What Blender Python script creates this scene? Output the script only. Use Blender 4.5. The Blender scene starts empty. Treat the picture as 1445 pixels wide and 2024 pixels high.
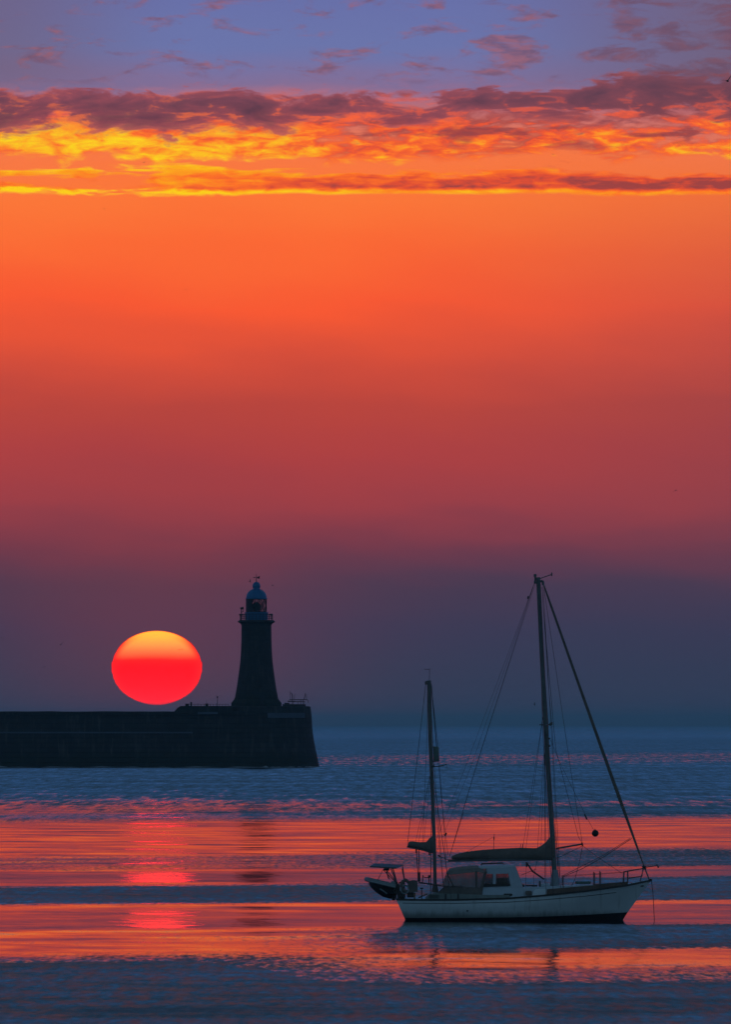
import bpy, bmesh, math, random
from mathutils import Vector, Matrix

random.seed(7)
SC = bpy.context.scene
COL = SC.collection

# ------------------------------------------------------------------ camera
H = 9.26            # eye height above the sea, metres
K = 5.2e-5          # tangent of one photograph pixel (the sun is 0.53 degrees wide)
HOR = 1431.0        # photograph row of the true horizon
CX = 722.5
cam_d = bpy.data.cameras.new('camera')
cam = bpy.data.objects.new('camera', cam_d)
COL.objects.link(cam)
cam.location = (0, 0, H)
cam.rotation_euler = (math.pi / 2, 0, 0)
cam_d.sensor_fit = 'VERTICAL'
cam_d.sensor_height = 36.0
cam_d.sensor_width = 36.0 * 1445 / 2024
cam_d.lens = 36.0 / (2024 * K)
cam_d.shift_y = (HOR - 1012.0) / 2024.0
cam_d.clip_start = 1.0
cam_d.clip_end = 200000.0
SC.camera = cam

SC.view_settings.view_transform = 'Standard'
SC.view_settings.look = 'None'
SC.view_settings.exposure = 0.0
SC.view_settings.gamma = 1.0
SC.view_settings.use_curve_mapping = False


# ------------------------------------------------------------------ node helpers
class V:
    """a node socket with arithmetic"""
    def __init__(s, nt, sock): s.nt, s.s = nt, sock
    def _m(s, op, *a):
        n = s.nt.nodes.new('ShaderNodeMath'); n.operation = op
        for i, q in enumerate((s,) + a): put(s.nt, q, n.inputs[i])
        return V(s.nt, n.outputs[0])
    def __add__(s, o): return s._m('ADD', o)
    def __radd__(s, o): return s._m('ADD', o)
    def __sub__(s, o): return s._m('SUBTRACT', o)
    def __rsub__(s, o): return (s * -1.0) + o
    def __mul__(s, o): return s._m('MULTIPLY', o)
    def __rmul__(s, o): return s._m('MULTIPLY', o)
    def __truediv__(s, o): return s._m('DIVIDE', o)
    def mx(s, o): return s._m('MAXIMUM', o)
    def mn(s, o): return s._m('MINIMUM', o)
    def __rtruediv__(s, o): return (s * 0.0 + o) / s
    def pw(s, o): return s._m('POWER', o)
    def clamp(s): return s.mx(0.0).mn(1.0)
    def gauss(s, c, w):
        t = (s - c) / w
        return (t * t * -1.0)._m('EXPONENT')

def put(nt, q, sock):
    if isinstance(q, V): nt.links.new(q.s, sock)
    elif isinstance(q, (tuple, list)):
        sock.default_value = tuple(q) + ((1.0,) if len(q) == 3 and len(sock.default_value) == 4 else ())
    else: sock.default_value = q

def lin(c):
    def f(v):
        v /= 255.0
        return v / 12.92 if v <= 0.04045 else ((v + 0.055) / 1.055) ** 2.4
    return tuple(f(v) for v in c)

def ramp(nt, fac, stops, interp='LINEAR'):
    n = nt.nodes.new('ShaderNodeValToRGB'); cr = n.color_ramp; cr.interpolation = interp
    while len(cr.elements) > 1: cr.elements.remove(cr.elements[-1])
    for i, (p, c) in enumerate(stops):
        e = cr.elements[0] if i == 0 else cr.elements.new(p)
        e.position = p
        e.color = (c, c, c, 1) if isinstance(c, (int, float)) else tuple(c) + (1,)
    put(nt, fac, n.inputs[0])
    return V(nt, n.outputs[0])

def sstep(nt, x, a, b, lo=0.0, hi=1.0):
    n = nt.nodes.new('ShaderNodeMapRange'); n.interpolation_type = 'SMOOTHSTEP'
    put(nt, x, n.inputs[0])
    for i, q in enumerate((a, b, lo, hi)): put(nt, q, n.inputs[1 + i])
    return V(nt, n.outputs[0])

def cmix(nt, f, a, b, mode='MIX'):
    n = nt.nodes.new('ShaderNodeMix'); n.data_type = 'RGBA'; n.blend_type = mode
    put(nt, f, n.inputs[0]); put(nt, a, n.inputs[6]); put(nt, b, n.inputs[7])
    return V(nt, n.outputs[2])

def fmix(nt, f, a, b):
    n = nt.nodes.new('ShaderNodeMix'); n.data_type = 'FLOAT'
    put(nt, f, n.inputs[0]); put(nt, a, n.inputs[2]); put(nt, b, n.inputs[3])
    return V(nt, n.outputs[0])

def vec(nt, x, y, z):
    n = nt.nodes.new('ShaderNodeCombineXYZ')
    for i, q in enumerate((x, y, z)): put(nt, q, n.inputs[i])
    return V(nt, n.outputs[0])

def noise(nt, co, scale, detail=4.0, rough=0.5, dist=0.0):
    n = nt.nodes.new('ShaderNodeTexNoise'); n.noise_dimensions = '3D'
    put(nt, co, n.inputs['Vector'])
    n.inputs['Scale'].default_value = scale; n.inputs['Detail'].default_value = detail
    n.inputs['Roughness'].default_value = rough; n.inputs['Distortion'].default_value = dist
    return V(nt, n.outputs[0])

def sep(nt, v):
    n = nt.nodes.new('ShaderNodeSeparateXYZ'); put(nt, v, n.inputs[0])
    return [V(nt, o) for o in n.outputs]


# ------------------------------------------------------------------ sky
SUN_PX, SUN_PY, SUN_D = 309.5, 1320.0, 60000.0
SUN_AZ = math.atan((SUN_PX - CX) * K)               # a little left of straight ahead
SUN_EL = math.atan((HOR - SUN_PY) * K)

def build_world():
    w = bpy.data.worlds.new('World'); SC.world = w; w.use_nodes = True
    nt = w.node_tree
    for n in list(nt.nodes): nt.nodes.remove(n)
    tc = nt.nodes.new('ShaderNodeTexCoord')
    d = V(nt, tc.outputs['Generated'])
    dx, dy, dz = sep(nt, d)
    hl = (dx * dx + dy * dy)._m('SQRT').mx(1e-4)
    tanel = dz / hl
    E = tanel / K                                    # height over the horizon in sun-sized units (110 = the sun)
    azd = (dx / hl) / K                              # sideways, same unit
    front = sstep(nt, dy / hl, -0.35, 0.80)

    # clear evening sky, horizon to 4.5 degrees
    S = lambda y: (HOR - y) / 1600.0
    tint = noise(nt, vec(nt, dx * 12.0, dy * 12.0, E * 0.0016), 3.0, 2.0)
    tin2 = noise(nt, vec(nt, azd * 0.0022 + 3.0, dy * 3.0, E * 0.011 + azd * 0.0008), 1.0, 4.0, 0.5)
    base = ramp(nt, (E + (tint - 0.5) * 50.0 + (tin2 - 0.5) * 100.0) / 1600.0, [
        (0.0,      lin((48, 64, 86))), (S(1400), lin((58, 62, 86))), (S(1330), lin((58, 60, 84))), (S(1240), lin((66, 58, 84))),
        (S(1160), lin((78, 58, 80))), (S(1080), lin((116, 58, 75))), (S(1000), lin((160, 63, 70))), (S(900), lin((178, 65, 65))),
        (S(800), lin((190, 70, 60))), (S(700), lin((222, 80, 56))), (S(600), lin((252, 90, 50))),
        (S(480), lin((255, 107, 52))), (S(385), lin((255, 120, 56))), (S(300), lin((250, 122, 70))), (S(235), lin((200, 112, 110))),
        (S(170), lin((132, 112, 152))), (S(90), lin((108, 118, 172))), (S(0), lin((105, 113, 170))), (1.0, lin((98, 118, 182)))])
    # duller to the right of the sun and at the far left, warmer above the sun
    right = sstep(nt, azd, -100.0, 1000.0) * sstep(nt, E, 150.0, 500.0) * sstep(nt, E, 1250.0, 800.0)
    base = cmix(nt, right * 0.55, base, cmix(nt, 0.75, base, lin((118, 66, 78))))
    greyr = (sstep(nt, azd, 150.0, 760.0) + sstep(nt, azd, -330.0, -760.0) * 0.8).clamp() * sstep(nt, E, 1200.0, 1300.0)
    base = cmix(nt, greyr * 0.85, base, lin((114, 96, 122)))
    glow = azd.gauss(-380.0, 330.0) * E.gauss(170.0, 330.0)
    base = cmix(nt, glow * 0.36, base, lin((140, 60, 66)))
    lowr = sstep(nt, azd, -700.0, 700.0) * sstep(nt, E, 420.0, 150.0)
    base = cmix(nt, lowr * 0.5, base, lin((54, 60, 86)))

    # ---- clouds of the frame: coordinates in units of 100 px, never seamed (direction based)
    def co(sx, sz, off):
        return vec(nt, azd * (0.01 * sx) + off, dy * 3.0, E * (0.01 * sz) + off * 1.7)
    n_big = noise(nt, co(0.30, 1.0, 3.0), 1.0, 3.0, 0.5, 0.3)
    n_mid = noise(nt, co(0.9, 3.0, 11.0), 1.0, 6.0, 0.58, 0.5)
    n_fin = noise(nt, co(2.0, 6.5, 23.0), 1.0, 4.0, 0.52, 0.6)
    n_str = noise(nt, co(0.45, 5.0, 41.0), 1.0, 6.0, 0.55, 0.6)
    leftw = sstep(nt, azd, 200.0, -560.0)           # the gold is strongest at the left

    # gold underlit ripples, rows 235 - 320
    n_wav = noise(nt, co(0.55, 0.4, 83.0), 1.0, 3.0, 0.55)
    wav = (n_wav - 0.5) * 75.0                        # slow rise and fall of the cloud base
    eg = E + wav + (n_mid - 0.5) * 55.0 + (n_fin - 0.5) * 26.0
    g_bot = 1118.0 + azd * 0.006
    g_prof = sstep(nt, eg, g_bot - 6.0, g_bot + 13.0) * sstep(nt, E + wav * 0.6, 1250.0, 1178.0)
    g_den = (n_mid - 0.5) * 1.5 + (n_fin - 0.5) * 0.9 + (n_str - 0.5) * 0.6 + 0.34 + leftw * 0.28 - sstep(nt, azd, 300.0, 700.0) * 0.10
    g_mask = sstep(nt, g_den, -0.05, 0.35) * g_prof
    g_hot = (leftw * 0.44 + 0.28 + (n_fin - 0.5) * 1.5 + (n_mid - 0.5) * 1.6 - sstep(nt, E + wav * 0.5, 1150.0, 1225.0) * 0.34).clamp()
    g_col = ramp(nt, g_hot, [(0.0, lin((168, 72, 68))), (0.2, lin((236, 84, 52))), (0.42, lin((255, 114, 44))),
                             (0.66, lin((255, 166, 38))), (1.0, lin((255, 216, 30)))])
    sky = cmix(nt, g_mask * 0.97, base, g_col)
    # wisps hanging under the ripples
    wsp = sstep(nt, n_fin * 0.5 + n_str * 0.5 + n_mid * 0.25, 0.70, 0.80) * E.gauss(1092.0, 26.0)
    sky = cmix(nt, wsp * 0.85, sky, cmix(nt, leftw, lin((214, 90, 66)), lin((255, 178, 40))))
    # thin low streak, rows 335 - 388, crisp lower edge
    lo = E + (n_wav - 0.5) * 14.0 + (n_mid - 0.5) * 7.0
    low_e = 1049.0 - leftw * 3.0 - sstep(nt, azd, 0.0, 700.0) * 4.0 + (n_mid - 0.5) * leftw * 34.0 + (n_fin - 0.5) * leftw * 14.0
    wid = (leftw * 16.0 + (n_str - 0.5) * 105.0 + (n_big - 0.5) * 80.0 + 36.0 + sstep(nt, azd, -150.0, 350.0) * 10.0).mx(2.0)
    s_prof = sstep(nt, lo, low_e - 3.0, low_e + 4.0) * sstep(nt, lo, low_e + wid * 1.15, low_e + wid * 0.85)
    s_brk = sstep(nt, n_str * 0.7 + n_mid * 0.7 + sstep(nt, azd, -480.0, -180.0) * 0.45, 0.64, 0.78)
    edge = (sstep(nt, lo, low_e + 15.0, low_e + 4.0) + sstep(nt, lo, low_e + wid * 0.62, low_e + wid * 0.95) * 0.55).clamp()
    s_hot = (leftw * 0.42 + edge * 0.56 + (n_fin - 0.5) * 0.9 + (n_str - 0.5) * 0.8 + 0.14 - sstep(nt, azd, 250.0, 650.0) * 0.12).clamp()
    s_col = ramp(nt, s_hot, [(0.0, lin((160, 68, 66))), (0.2, lin((226, 80, 52))), (0.45, lin((255, 112, 40))),
                             (0.7, lin((255, 160, 30))), (1.0, lin((255, 208, 28)))])
    sky = cmix(nt, s_prof * s_brk, sky, s_col)
    # dark bank, rows 170 - 265, torn at both edges
    n_lmp = noise(nt, co(0.62, 2.2, 131.0), 1.0, 7.0, 0.60, 0.6)
    d_lo = 1180.0 + azd * 0.012 + sstep(nt, azd, -250.0, 50.0) * 14.0
    d_hi = 1256.0 + sstep(nt, azd, 150.0, 650.0) * 34.0
    ed = E + wav * 0.7
    d_prof = sstep(nt, ed, d_lo - 62.0, d_lo + 34.0) * sstep(nt, ed, d_hi + 44.0, d_hi - 40.0)
    d_nz = (n_lmp - 0.5) * 2.3 + (n_fin - 0.5) * 0.75 + (n_mid - 0.5) * 0.6
    d_den = d_nz + d_prof * 1.15 - 0.62
    d_mask = sstep(nt, d_den, 0.0, 0.30) * sstep(nt, d_prof, 0.0, 0.2)
    d_sh = (0.92 - d_den * 0.75 + (n_fin - 0.5) * 0.9 + sstep(nt, E, d_lo + 40.0, d_lo - 20.0) * 0.16).clamp()
    d_col = ramp(nt, d_sh, [(0.15, lin((88, 58, 76))), (0.45, lin((116, 66, 82))), (0.7, lin((146, 74, 86))), (0.95, lin((190, 90, 88)))])
    d_col = cmix(nt, sstep(nt, azd, 100.0, 700.0) * 0.5, d_col, lin((96, 62, 74)))
    sky = cmix(nt, d_mask * 0.95, sky, d_col)
    # torches of light in gaps of the bank
    gap = sstep(nt, n_fin * 0.7 + n_str * 0.5 - (n_lmp - 0.5) * 0.9, 0.63, 0.75) * E.gauss(1203.0, 34.0) * (1.0 - d_mask * 0.35)
    sky = cmix(nt, gap * 0.8, sky, cmix(nt, leftw, lin((250, 96, 60)), lin((255, 118, 56))))
    # loose dark scraps inside the gold, right half
    sc_n = noise(nt, co(0.75, 2.6, 97.0), 1.0, 5.0, 0.55, 0.4)
    sc_m = sstep(nt, sc_n * 0.8 + n_str * 0.3, 0.56, 0.66) * E.gauss(1168.0, 30.0) * sstep(nt, azd, -300.0, 150.0)
    sky = cmix(nt, sc_m * 0.85, sky, cmix(nt, n_fin, lin((110, 60, 74)), lin((176, 74, 68))))
    # small high cloudlets above the bank, and a thicker drift of them at the right
    c_n = noise(nt, co(0.85, 2.9, 57.0), 1.0, 6.0, 0.6, 0.4)
    c_cov = noise(nt, co(0.25, 0.7, 71.0), 1.0, 2.0)
    c_m = sstep(nt, c_n + (c_cov - 0.5) * 0.30 + sstep(nt, azd, 150.0, 650.0) * 0.07 + E.gauss(1285.0, 30.0) * 0.03, 0.52, 0.69) * sstep(nt, E, 1252.0, 1290.0) * sstep(nt, E, 2600.0, 1700.0)
    c_col = cmix(nt, sstep(nt, n_fin, 0.35, 0.65), lin((118, 82, 106)), lin((160, 96, 106)))
    c_col = cmix(nt, sstep(nt, azd, 250.0, 600.0) * 0.7, c_col, lin((104, 72, 92)))
    sky = cmix(nt, c_m * 0.75, sky, c_col)

    # the higher sky on the sunset side, and the dusk behind the camera
    hi = ramp(nt, tanel / 1.0, [(0.08, lin((98, 118, 182))), (0.13, lin((80, 118, 178))), (0.33, lin((58, 108, 168))), (0.48, lin((68, 100, 132))), (0.8, lin((62, 92, 122)))])
    sky = cmix(nt, sstep(nt, tanel, 0.075, 0.095), sky, hi)
    back = ramp(nt, tanel, [(0.0, lin((66, 94, 112))), (0.05, lin((70, 99, 120))), (0.25, lin((72, 103, 127))), (0.9, lin((70, 98, 125)))])
    sky = cmix(nt, front, back, sky)
    sky = cmix(nt, sstep(nt, E, 3.0, -12.0), sky, lin((40, 56, 76)))

    bg1 = nt.nodes.new('ShaderNodeBackground'); put(nt, sky, bg1.inputs[0]); bg1.inputs[1].default_value = 1.0
    # overhead, the physical dusk sky takes over
    nis = nt.nodes.new('ShaderNodeTexSky'); nis.sky_type = 'NISHITA'; nis.sun_disc = False
    nis.sun_elevation = SUN_EL; nis.sun_rotation = SUN_AZ
    bg2 = nt.nodes.new('ShaderNodeBackground'); nt.links.new(nis.outputs[0], bg2.inputs[0]); bg2.inputs[1].default_value = 0.15
    mx = nt.nodes.new('ShaderNodeMixShader')
    put(nt, sstep(nt, tanel, 0.6, 1.6), mx.inputs[0])
    nt.links.new(bg1.outputs[0], mx.inputs[1]); nt.links.new(bg2.outputs[0], mx.inputs[2])
    out = nt.nodes.new('ShaderNodeOutputWorld'); nt.links.new(mx.outputs[0], out.inputs[0])
    w.cycles.sampling_method = 'MANUAL'; w.cycles.sample_map_resolution = 1024

build_world()

# red lamp added above the sun's disc for the glitter column on the water
sun_d = bpy.data.lights.new('sun_column_lamp', 'SUN'); sun_d.energy = 0.00023; sun_d.angle = math.radians(0.38)
sun_d.color = (1.0, 0.006, 0.003)
sun_l = bpy.data.objects.new('sun_column_lamp', sun_d); COL.objects.link(sun_l)
sun_l.rotation_euler = (-(math.pi / 2 - math.radians(0.72)), 0, -SUN_AZ)     # raised higher than the disc so the pier does not block it

# ------------------------------------------------------------------ object helpers
def tag(o, label=None, cat=None, group=None, kind=None):
    if label: o['label'] = label
    if cat: o['category'] = cat
    if group: o['group'] = group
    if kind: o['kind'] = kind
    return o

def empty(name, loc, rot=(0, 0, 0)):
    o = bpy.data.objects.new(name, None); COL.objects.link(o)
    o.empty_display_size = 0.5
    o.location = loc; o.rotation_euler = rot
    return o

def mesh_obj(name, bm, mat, parent=None, smooth=False):
    bmesh.ops.recalc_face_normals(bm, faces=bm.faces)
    me = bpy.data.meshes.new(name); bm.to_mesh(me); bm.free()
    if smooth:
        me.polygons.foreach_set('use_smooth', [True] * len(me.polygons))
        me.set_sharp_from_angle(angle=math.radians(38))
    if mat: me.materials.append(mat)
    o = bpy.data.objects.new(name, me); COL.objects.link(o)
    if parent: o.parent = parent
    return o

def box(bm, c, s, rot=None, bev=0.0):
    t = bmesh.new()
    bmesh.ops.create_cube(t, size=1.0)
    bmesh.ops.scale(t, vec=Vector(s), verts=t.verts)
    if bev: bmesh.ops.bevel(t, geom=list(t.edges), offset=bev, segments=2, affect='EDGES', profile=0.6)
    M = Matrix.Translation(Vector(c))
    if rot is not None: M = M @ rot
    bmesh.ops.transform(t, matrix=M, verts=t.verts)
    merge(bm, t)

def merge(bm, t):
    m = bpy.data.meshes.new('tmp'); t.to_mesh(m); t.free(); bm.from_mesh(m); bpy.data.meshes.remove(m)

def tube(bm, pts, r, n=6, r2=None):
    """a round bar through the points; r may taper to r2"""
    pts = [Vector(p) for p in pts]
    rings = []
    L = [0.0]
    for a, b in zip(pts, pts[1:]): L.append(L[-1] + (b - a).length)
    for i, p in enumerate(pts):
        a = pts[max(i - 1, 0)]; b = pts[min(i + 1, len(pts) - 1)]
        d = (b - a).normalized()
        u = d.cross(Vector((0, 1, 0)))
        if u.length < 1e-3: u = d.cross(Vector((1, 0, 0)))
        u.normalize(); v = d.cross(u)
        rr = r if r2 is None else r + (r2 - r) * L[i] / max(L[-1], 1e-6)
        rings.append([bm.verts.new(p + (u * math.cos(t) + v * math.sin(t)) * rr) for t in [2 * math.pi * k / n for k in range(n)]])
    for A, B in zip(rings, rings[1:]):
        for k in range(n): bm.faces.new((A[k], A[(k + 1) % n], B[(k + 1) % n], B[k]))
    bm.faces.new(rings[0][::-1]); bm.faces.new(rings[-1])

def lathe(bm, prof, n=32, c=(0, 0, 0), cap=True):
    rings = []
    for r, z in prof:
        rings.append([bm.verts.new((c[0] + r * math.cos(2 * math.pi * k / n), c[1] + r * math.sin(2 * math.pi * k / n), c[2] + z)) for k in range(n)])
    for A, B in zip(rings, rings[1:]):
        for k in range(n): bm.faces.new((A[k], A[(k + 1) % n], B[(k + 1) % n], B[k]))
    if cap:
        bm.faces.new(rings[0][::-1]); bm.faces.new(rings[-1])

def loft(bm, sections, closed=True, caps=True):
    rings = [[bm.verts.new(p) for p in s] for s in sections]
    n = len(rings[0])
    for A, B in zip(rings, rings[1:]):
        for k in range(n if closed else n - 1):
            bm.faces.new((A[k], A[(k + 1) % n], B[(k + 1) % n], B[k]))
    if caps and closed:
        bm.faces.new(rings[0][::-1]); bm.faces.new(rings[-1])

def prism(bm, poly, y0, y1):
    """polygon in x-z pushed from y0 to y1"""
    A = [bm.verts.new((x, y0, z)) for x, z in poly]; B = [bm.verts.new((x, y1, z)) for x, z in poly]
    n = len(poly)
    for k in range(n): bm.faces.new((A[k], A[(k + 1) % n], B[(k + 1) % n], B[k]))
    bm.faces.new(A[::-1]); bm.faces.new(B)

def plain(name, color, rough=0.5, metal=0.0, vary=0.25, scale=6.0, bump=0.0, spec=0.5, stain=None):
    """paint, wood, cloth and so on: a base colour with grain, blotches and fine relief"""
    m = bpy.data.materials.new(name); m.use_nodes = True
    nt = m.node_tree; b = nt.nodes['Principled BSDF']
    tc = nt.nodes.new('ShaderNodeTexCoord'); o = V(nt, tc.outputs['Object'])
    n1 = noise(nt, o, scale, 5.0, 0.6); n2 = noise(nt, o, scale * 0.17, 3.0, 0.5)
    f = (n1 * 0.6 + n2 * 0.4)
    lo = tuple(c * (1 - vary) for c in color); hi = tuple(min(c * (1 + vary), 0.95) for c in color)
    col = ramp(nt, f, [(0.3, lo), (0.7, hi)])
    if stain: col = cmix(nt, sstep(nt, n2 * 0.6 + n1 * 0.4, 0.55, 0.72) * stain[1], col, stain[0])
    put(nt, col, b.inputs['Base Color'])
    put(nt, (n1 - 0.5) * 0.3 + rough, b.inputs['Roughness'])
    b.inputs['Metallic'].default_value = metal
    b.inputs['Specular IOR Level'].default_value = spec
    if bump:
        bn = nt.nodes.new('ShaderNodeBump'); bn.inputs['Strength'].default_value = 0.6; bn.inputs['Distance'].default_value = bump
        put(nt, n1, bn.inputs['Height']); nt.links.new(bn.outputs[0], b.inputs['Normal'])
    return m

def glass(name, tint, mixf, rough=0.1):
    """window sheet: partly clear, partly clouded by age and salt"""
    m = bpy.data.materials.new(name); m.use_nodes = True
    nt = m.node_tree; b = nt.nodes['Principled BSDF']; out = nt.nodes['Material Output']
    tc = nt.nodes.new('ShaderNodeTexCoord'); n1 = noise(nt, V(nt, tc.outputs['Object']), 3.0, 4.0)
    b.inputs['Base Color'].default_value = tuple(tint) + (1,); b.inputs['Roughness'].default_value = rough
    tr = nt.nodes.new('ShaderNodeBsdfTransparent'); tr.inputs[0].default_value = (0.85, 0.83, 0.80, 1)
    mx = nt.nodes.new('ShaderNodeMixShader'); put(nt, (n1 - 0.5) * 0.6 + mixf, mx.inputs[0])
    nt.links.new(tr.outputs[0], mx.inputs[1]); nt.links.new(b.outputs[0], mx.inputs[2]); nt.links.new(mx.outputs[0], out.inputs[0])
    return m

# ------------------------------------------------------------------ sea
def sea_material():
    m = bpy.data.materials.new('sea_water'); m.use_nodes = True
    nt = m.node_tree; b = nt.nodes['Principled BSDF']
    g = nt.nodes.new('ShaderNodeNewGeometry'); P = V(nt, g.outputs['Position'])
    x, y, z = sep(nt, P)
    ys = y.mx(120.0)
    v = (H / K) / ys                                  # bands of wind and calm lie one behind the other out to sea
    u = x / ys / K
    # ragged edges of the bands
    flat = vec(nt, x, y, 0.0)
    w1 = noise(nt, flat, 0.012, 3.0, 0.5); w2 = noise(nt, flat, 0.09, 4.0, 0.6); w3 = noise(nt, flat, 0.7, 3.0, 0.6)
    rag = (w1 - 0.5) * 12.0 + (w2 - 0.5) * 13.0 + (w3 - 0.5) * 6.0 + u * 0.008
    t = (v + rag) / 600.0
    q = lambda L: [(p / 600.0, r) for p, r in L]
    # share of rippled water in every band (1: wind on it, 0: slick)
    left = ramp(nt, t, q([(0, .86), (27, .84), (31, 1), (56, 1), (64, .68), (80, .70), (88, 1), (104, 1), (120, .88), (140, .70), (158, .52), (170, .48),
        (177, .72), (184, .6), (202, .05), (250, .05), (260, .56), (282, .46), (290, .02), (311, 0), (320, 1), (349, 1),
        (355, .1), (362, 0), (402, 0), (408, .20), (424, .32), (440, .12), (446, .16), (466, .92), (480, 1)]))
    right = ramp(nt, t, q([(0, .86), (27, .84), (31, 1), (56, 1), (64, .64), (80, .68), (88, 1), (124, 1), (150, .84), (162, .62), (168, .74),
        (174, .9), (184, .75), (200, .05), (246, .04), (254, .88), (284, .92), (290, .19), (303, .2), (309, 1), (349, 1), (356, .1),
        (366, .04), (396, .08), (403, 1), (443, 1), (457, .08), (478, .12), (488, .6), (506, .72), (520, 1)]))
    wcov = fmix(nt, sstep(nt, u, -380.0, 380.0), left, right)
    # how much the slick faces lean, 0 = a mirror of the low dark sky, 1 = of the bright orange above
    lean = ramp(nt, t, q([(0, 1), (190, 1), (212, 1), (232, .9), (250, 1), (286, .8), (293, .36), (309, .36), (315, .9), (354, .9), (366, .5), (380, .32), (398, .36), (406, 1), (440, .75), (456, .8), (470, 1), (592, 1)]))
    far = sstep(nt, y, 650.0, 1300.0)
    f1 = noise(nt, vec(nt, x * 3.0, y * 0.30, 2.0), 1.0, 4.0, 0.6)
    f2 = noise(nt, vec(nt, x * 0.55, y * 0.022, 9.0), 1.0, 5.0, 0.62)
    f3 = noise(nt, vec(nt, x * 1.5, y * 0.05, 4.0), 1.0, 4.0, 0.6)
    rip = fmix(nt, far, f1 * 0.75 + f3 * 0.25, f2 * 0.7 + f3 * 0.3)
    p0 = noise(nt, flat, 0.020, 6.0, 0.62)
    p1 = noise(nt, flat, 0.10, 6.0, 0.60)
    thr = 1.0 - wcov
    sel = rip * 0.62 + p1 * 0.22 + p0 * 0.16
    lo_ = thr * 0.34 + 0.33 - 0.045
    sel = sstep(nt, (sel - lo_) / (0.26 - far * 0.12) + 0.25, 0.0, 1.0)
    sel = (sel + sstep(nt, wcov, 0.90, 1.0)).clamp() * sstep(nt, wcov, 0.0, 0.06)
    t_slick = ((lean + sstep(nt, v, 190.0, 100.0) * 0.65) * ((p1 - 0.5) * (5.0 - sstep(nt, v, 280.0, 250.0) * 1.4) + (p0 - 0.5) * 1.0 + (rip - 0.5) * 0.6 + 1.0)).mx(0.0).mn(1.9) * 0.0134 - 0.0035
    rip2 = noise(nt, vec(nt, x * 1.5, y * 0.19, 31.0), 1.0, 6.0, 0.65)
    t_rip = ((rip - 0.5) * (far * 1.5 + 1.0) + (rip2 - 0.5) * 1.3 + (p0 - 0.5) * 1.2 + (p1 - 0.5) * 0.8 + 1.0).mx(0.2) * (0.205 - far * 0.032) * sstep(nt, v, 24.0, 34.0, 0.84, 1.0)
    sel = sel * (1.0 - sstep(nt, v, 190.0, 330.0) * (rip2 * 0.30 - 0.125).mx(0.0))
    # facets of the little waves running in towards the shore
    r1 = noise(nt, vec(nt, x, y * 0.5, 7.0), 0.9, 6.0, 0.7)
    def layer(slope, side, rough):
        nv = nt.nodes.new('ShaderNodeVectorMath'); nv.operation = 'NORMALIZE'
        put(nt, vec(nt, (r1 - 0.5) * side, slope * -1.0, 1.0), nv.inputs[0]); N = V(nt, nv.outputs[0])
        gl = nt.nodes.new('ShaderNodeBsdfGlossy'); gl.distribution = 'BECKMANN'
        gl.inputs['Color'].default_value = (1, 1, 1, 1); gl.inputs['Roughness'].default_value = rough; put(nt, N, gl.inputs['Normal'])
        body = nt.nodes.new('ShaderNodeBsdfDiffuse'); body.inputs['Color'].default_value = (0.004, 0.016, 0.034, 1)
        fr = nt.nodes.new('ShaderNodeFresnel'); fr.inputs['IOR'].default_value = 1.333; put(nt, N, fr.inputs['Normal'])
        m_ = nt.nodes.new('ShaderNodeMixShader'); nt.links.new(fr.outputs[0], m_.inputs[0])
        nt.links.new(body.outputs[0], m_.inputs[1]); nt.links.new(gl.outputs[0], m_.inputs[2])
        return m_
    la, lb = layer(t_slick, 0.42, 0.072), layer(t_rip, 0.18, 0.24)
    mx = nt.nodes.new('ShaderNodeMixShader'); put(nt, sel, mx.inputs[0])
    nt.links.new(la.outputs[0], mx.inputs[1]); nt.links.new(lb.outputs[0], mx.inputs[2])
    nt.links.new(mx.outputs[0], nt.nodes['Material Output'].inputs[0]); nt.nodes.remove(b)
    return m

def build_sea():
    bm = bmesh.new()
    ys = [-300, 0, 150, 300, 450, 700, 1200, 2500, 6000, 15000, 45000]
    xs = [-40000, -3000, -300, 0, 300, 3000, 40000]
    grid = [[bm.verts.new((X, Y, 0)) for X in xs] for Y in ys]
    for i in range(len(ys) - 1):
        for j in range(len(xs) - 1):
            bm.faces.new((grid[i][j], grid[i][j + 1], grid[i + 1][j + 1], grid[i + 1][j]))
    o = mesh_obj('sea', bm, sea_material())
    tag(o, kind='structure')
build_sea()

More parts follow.
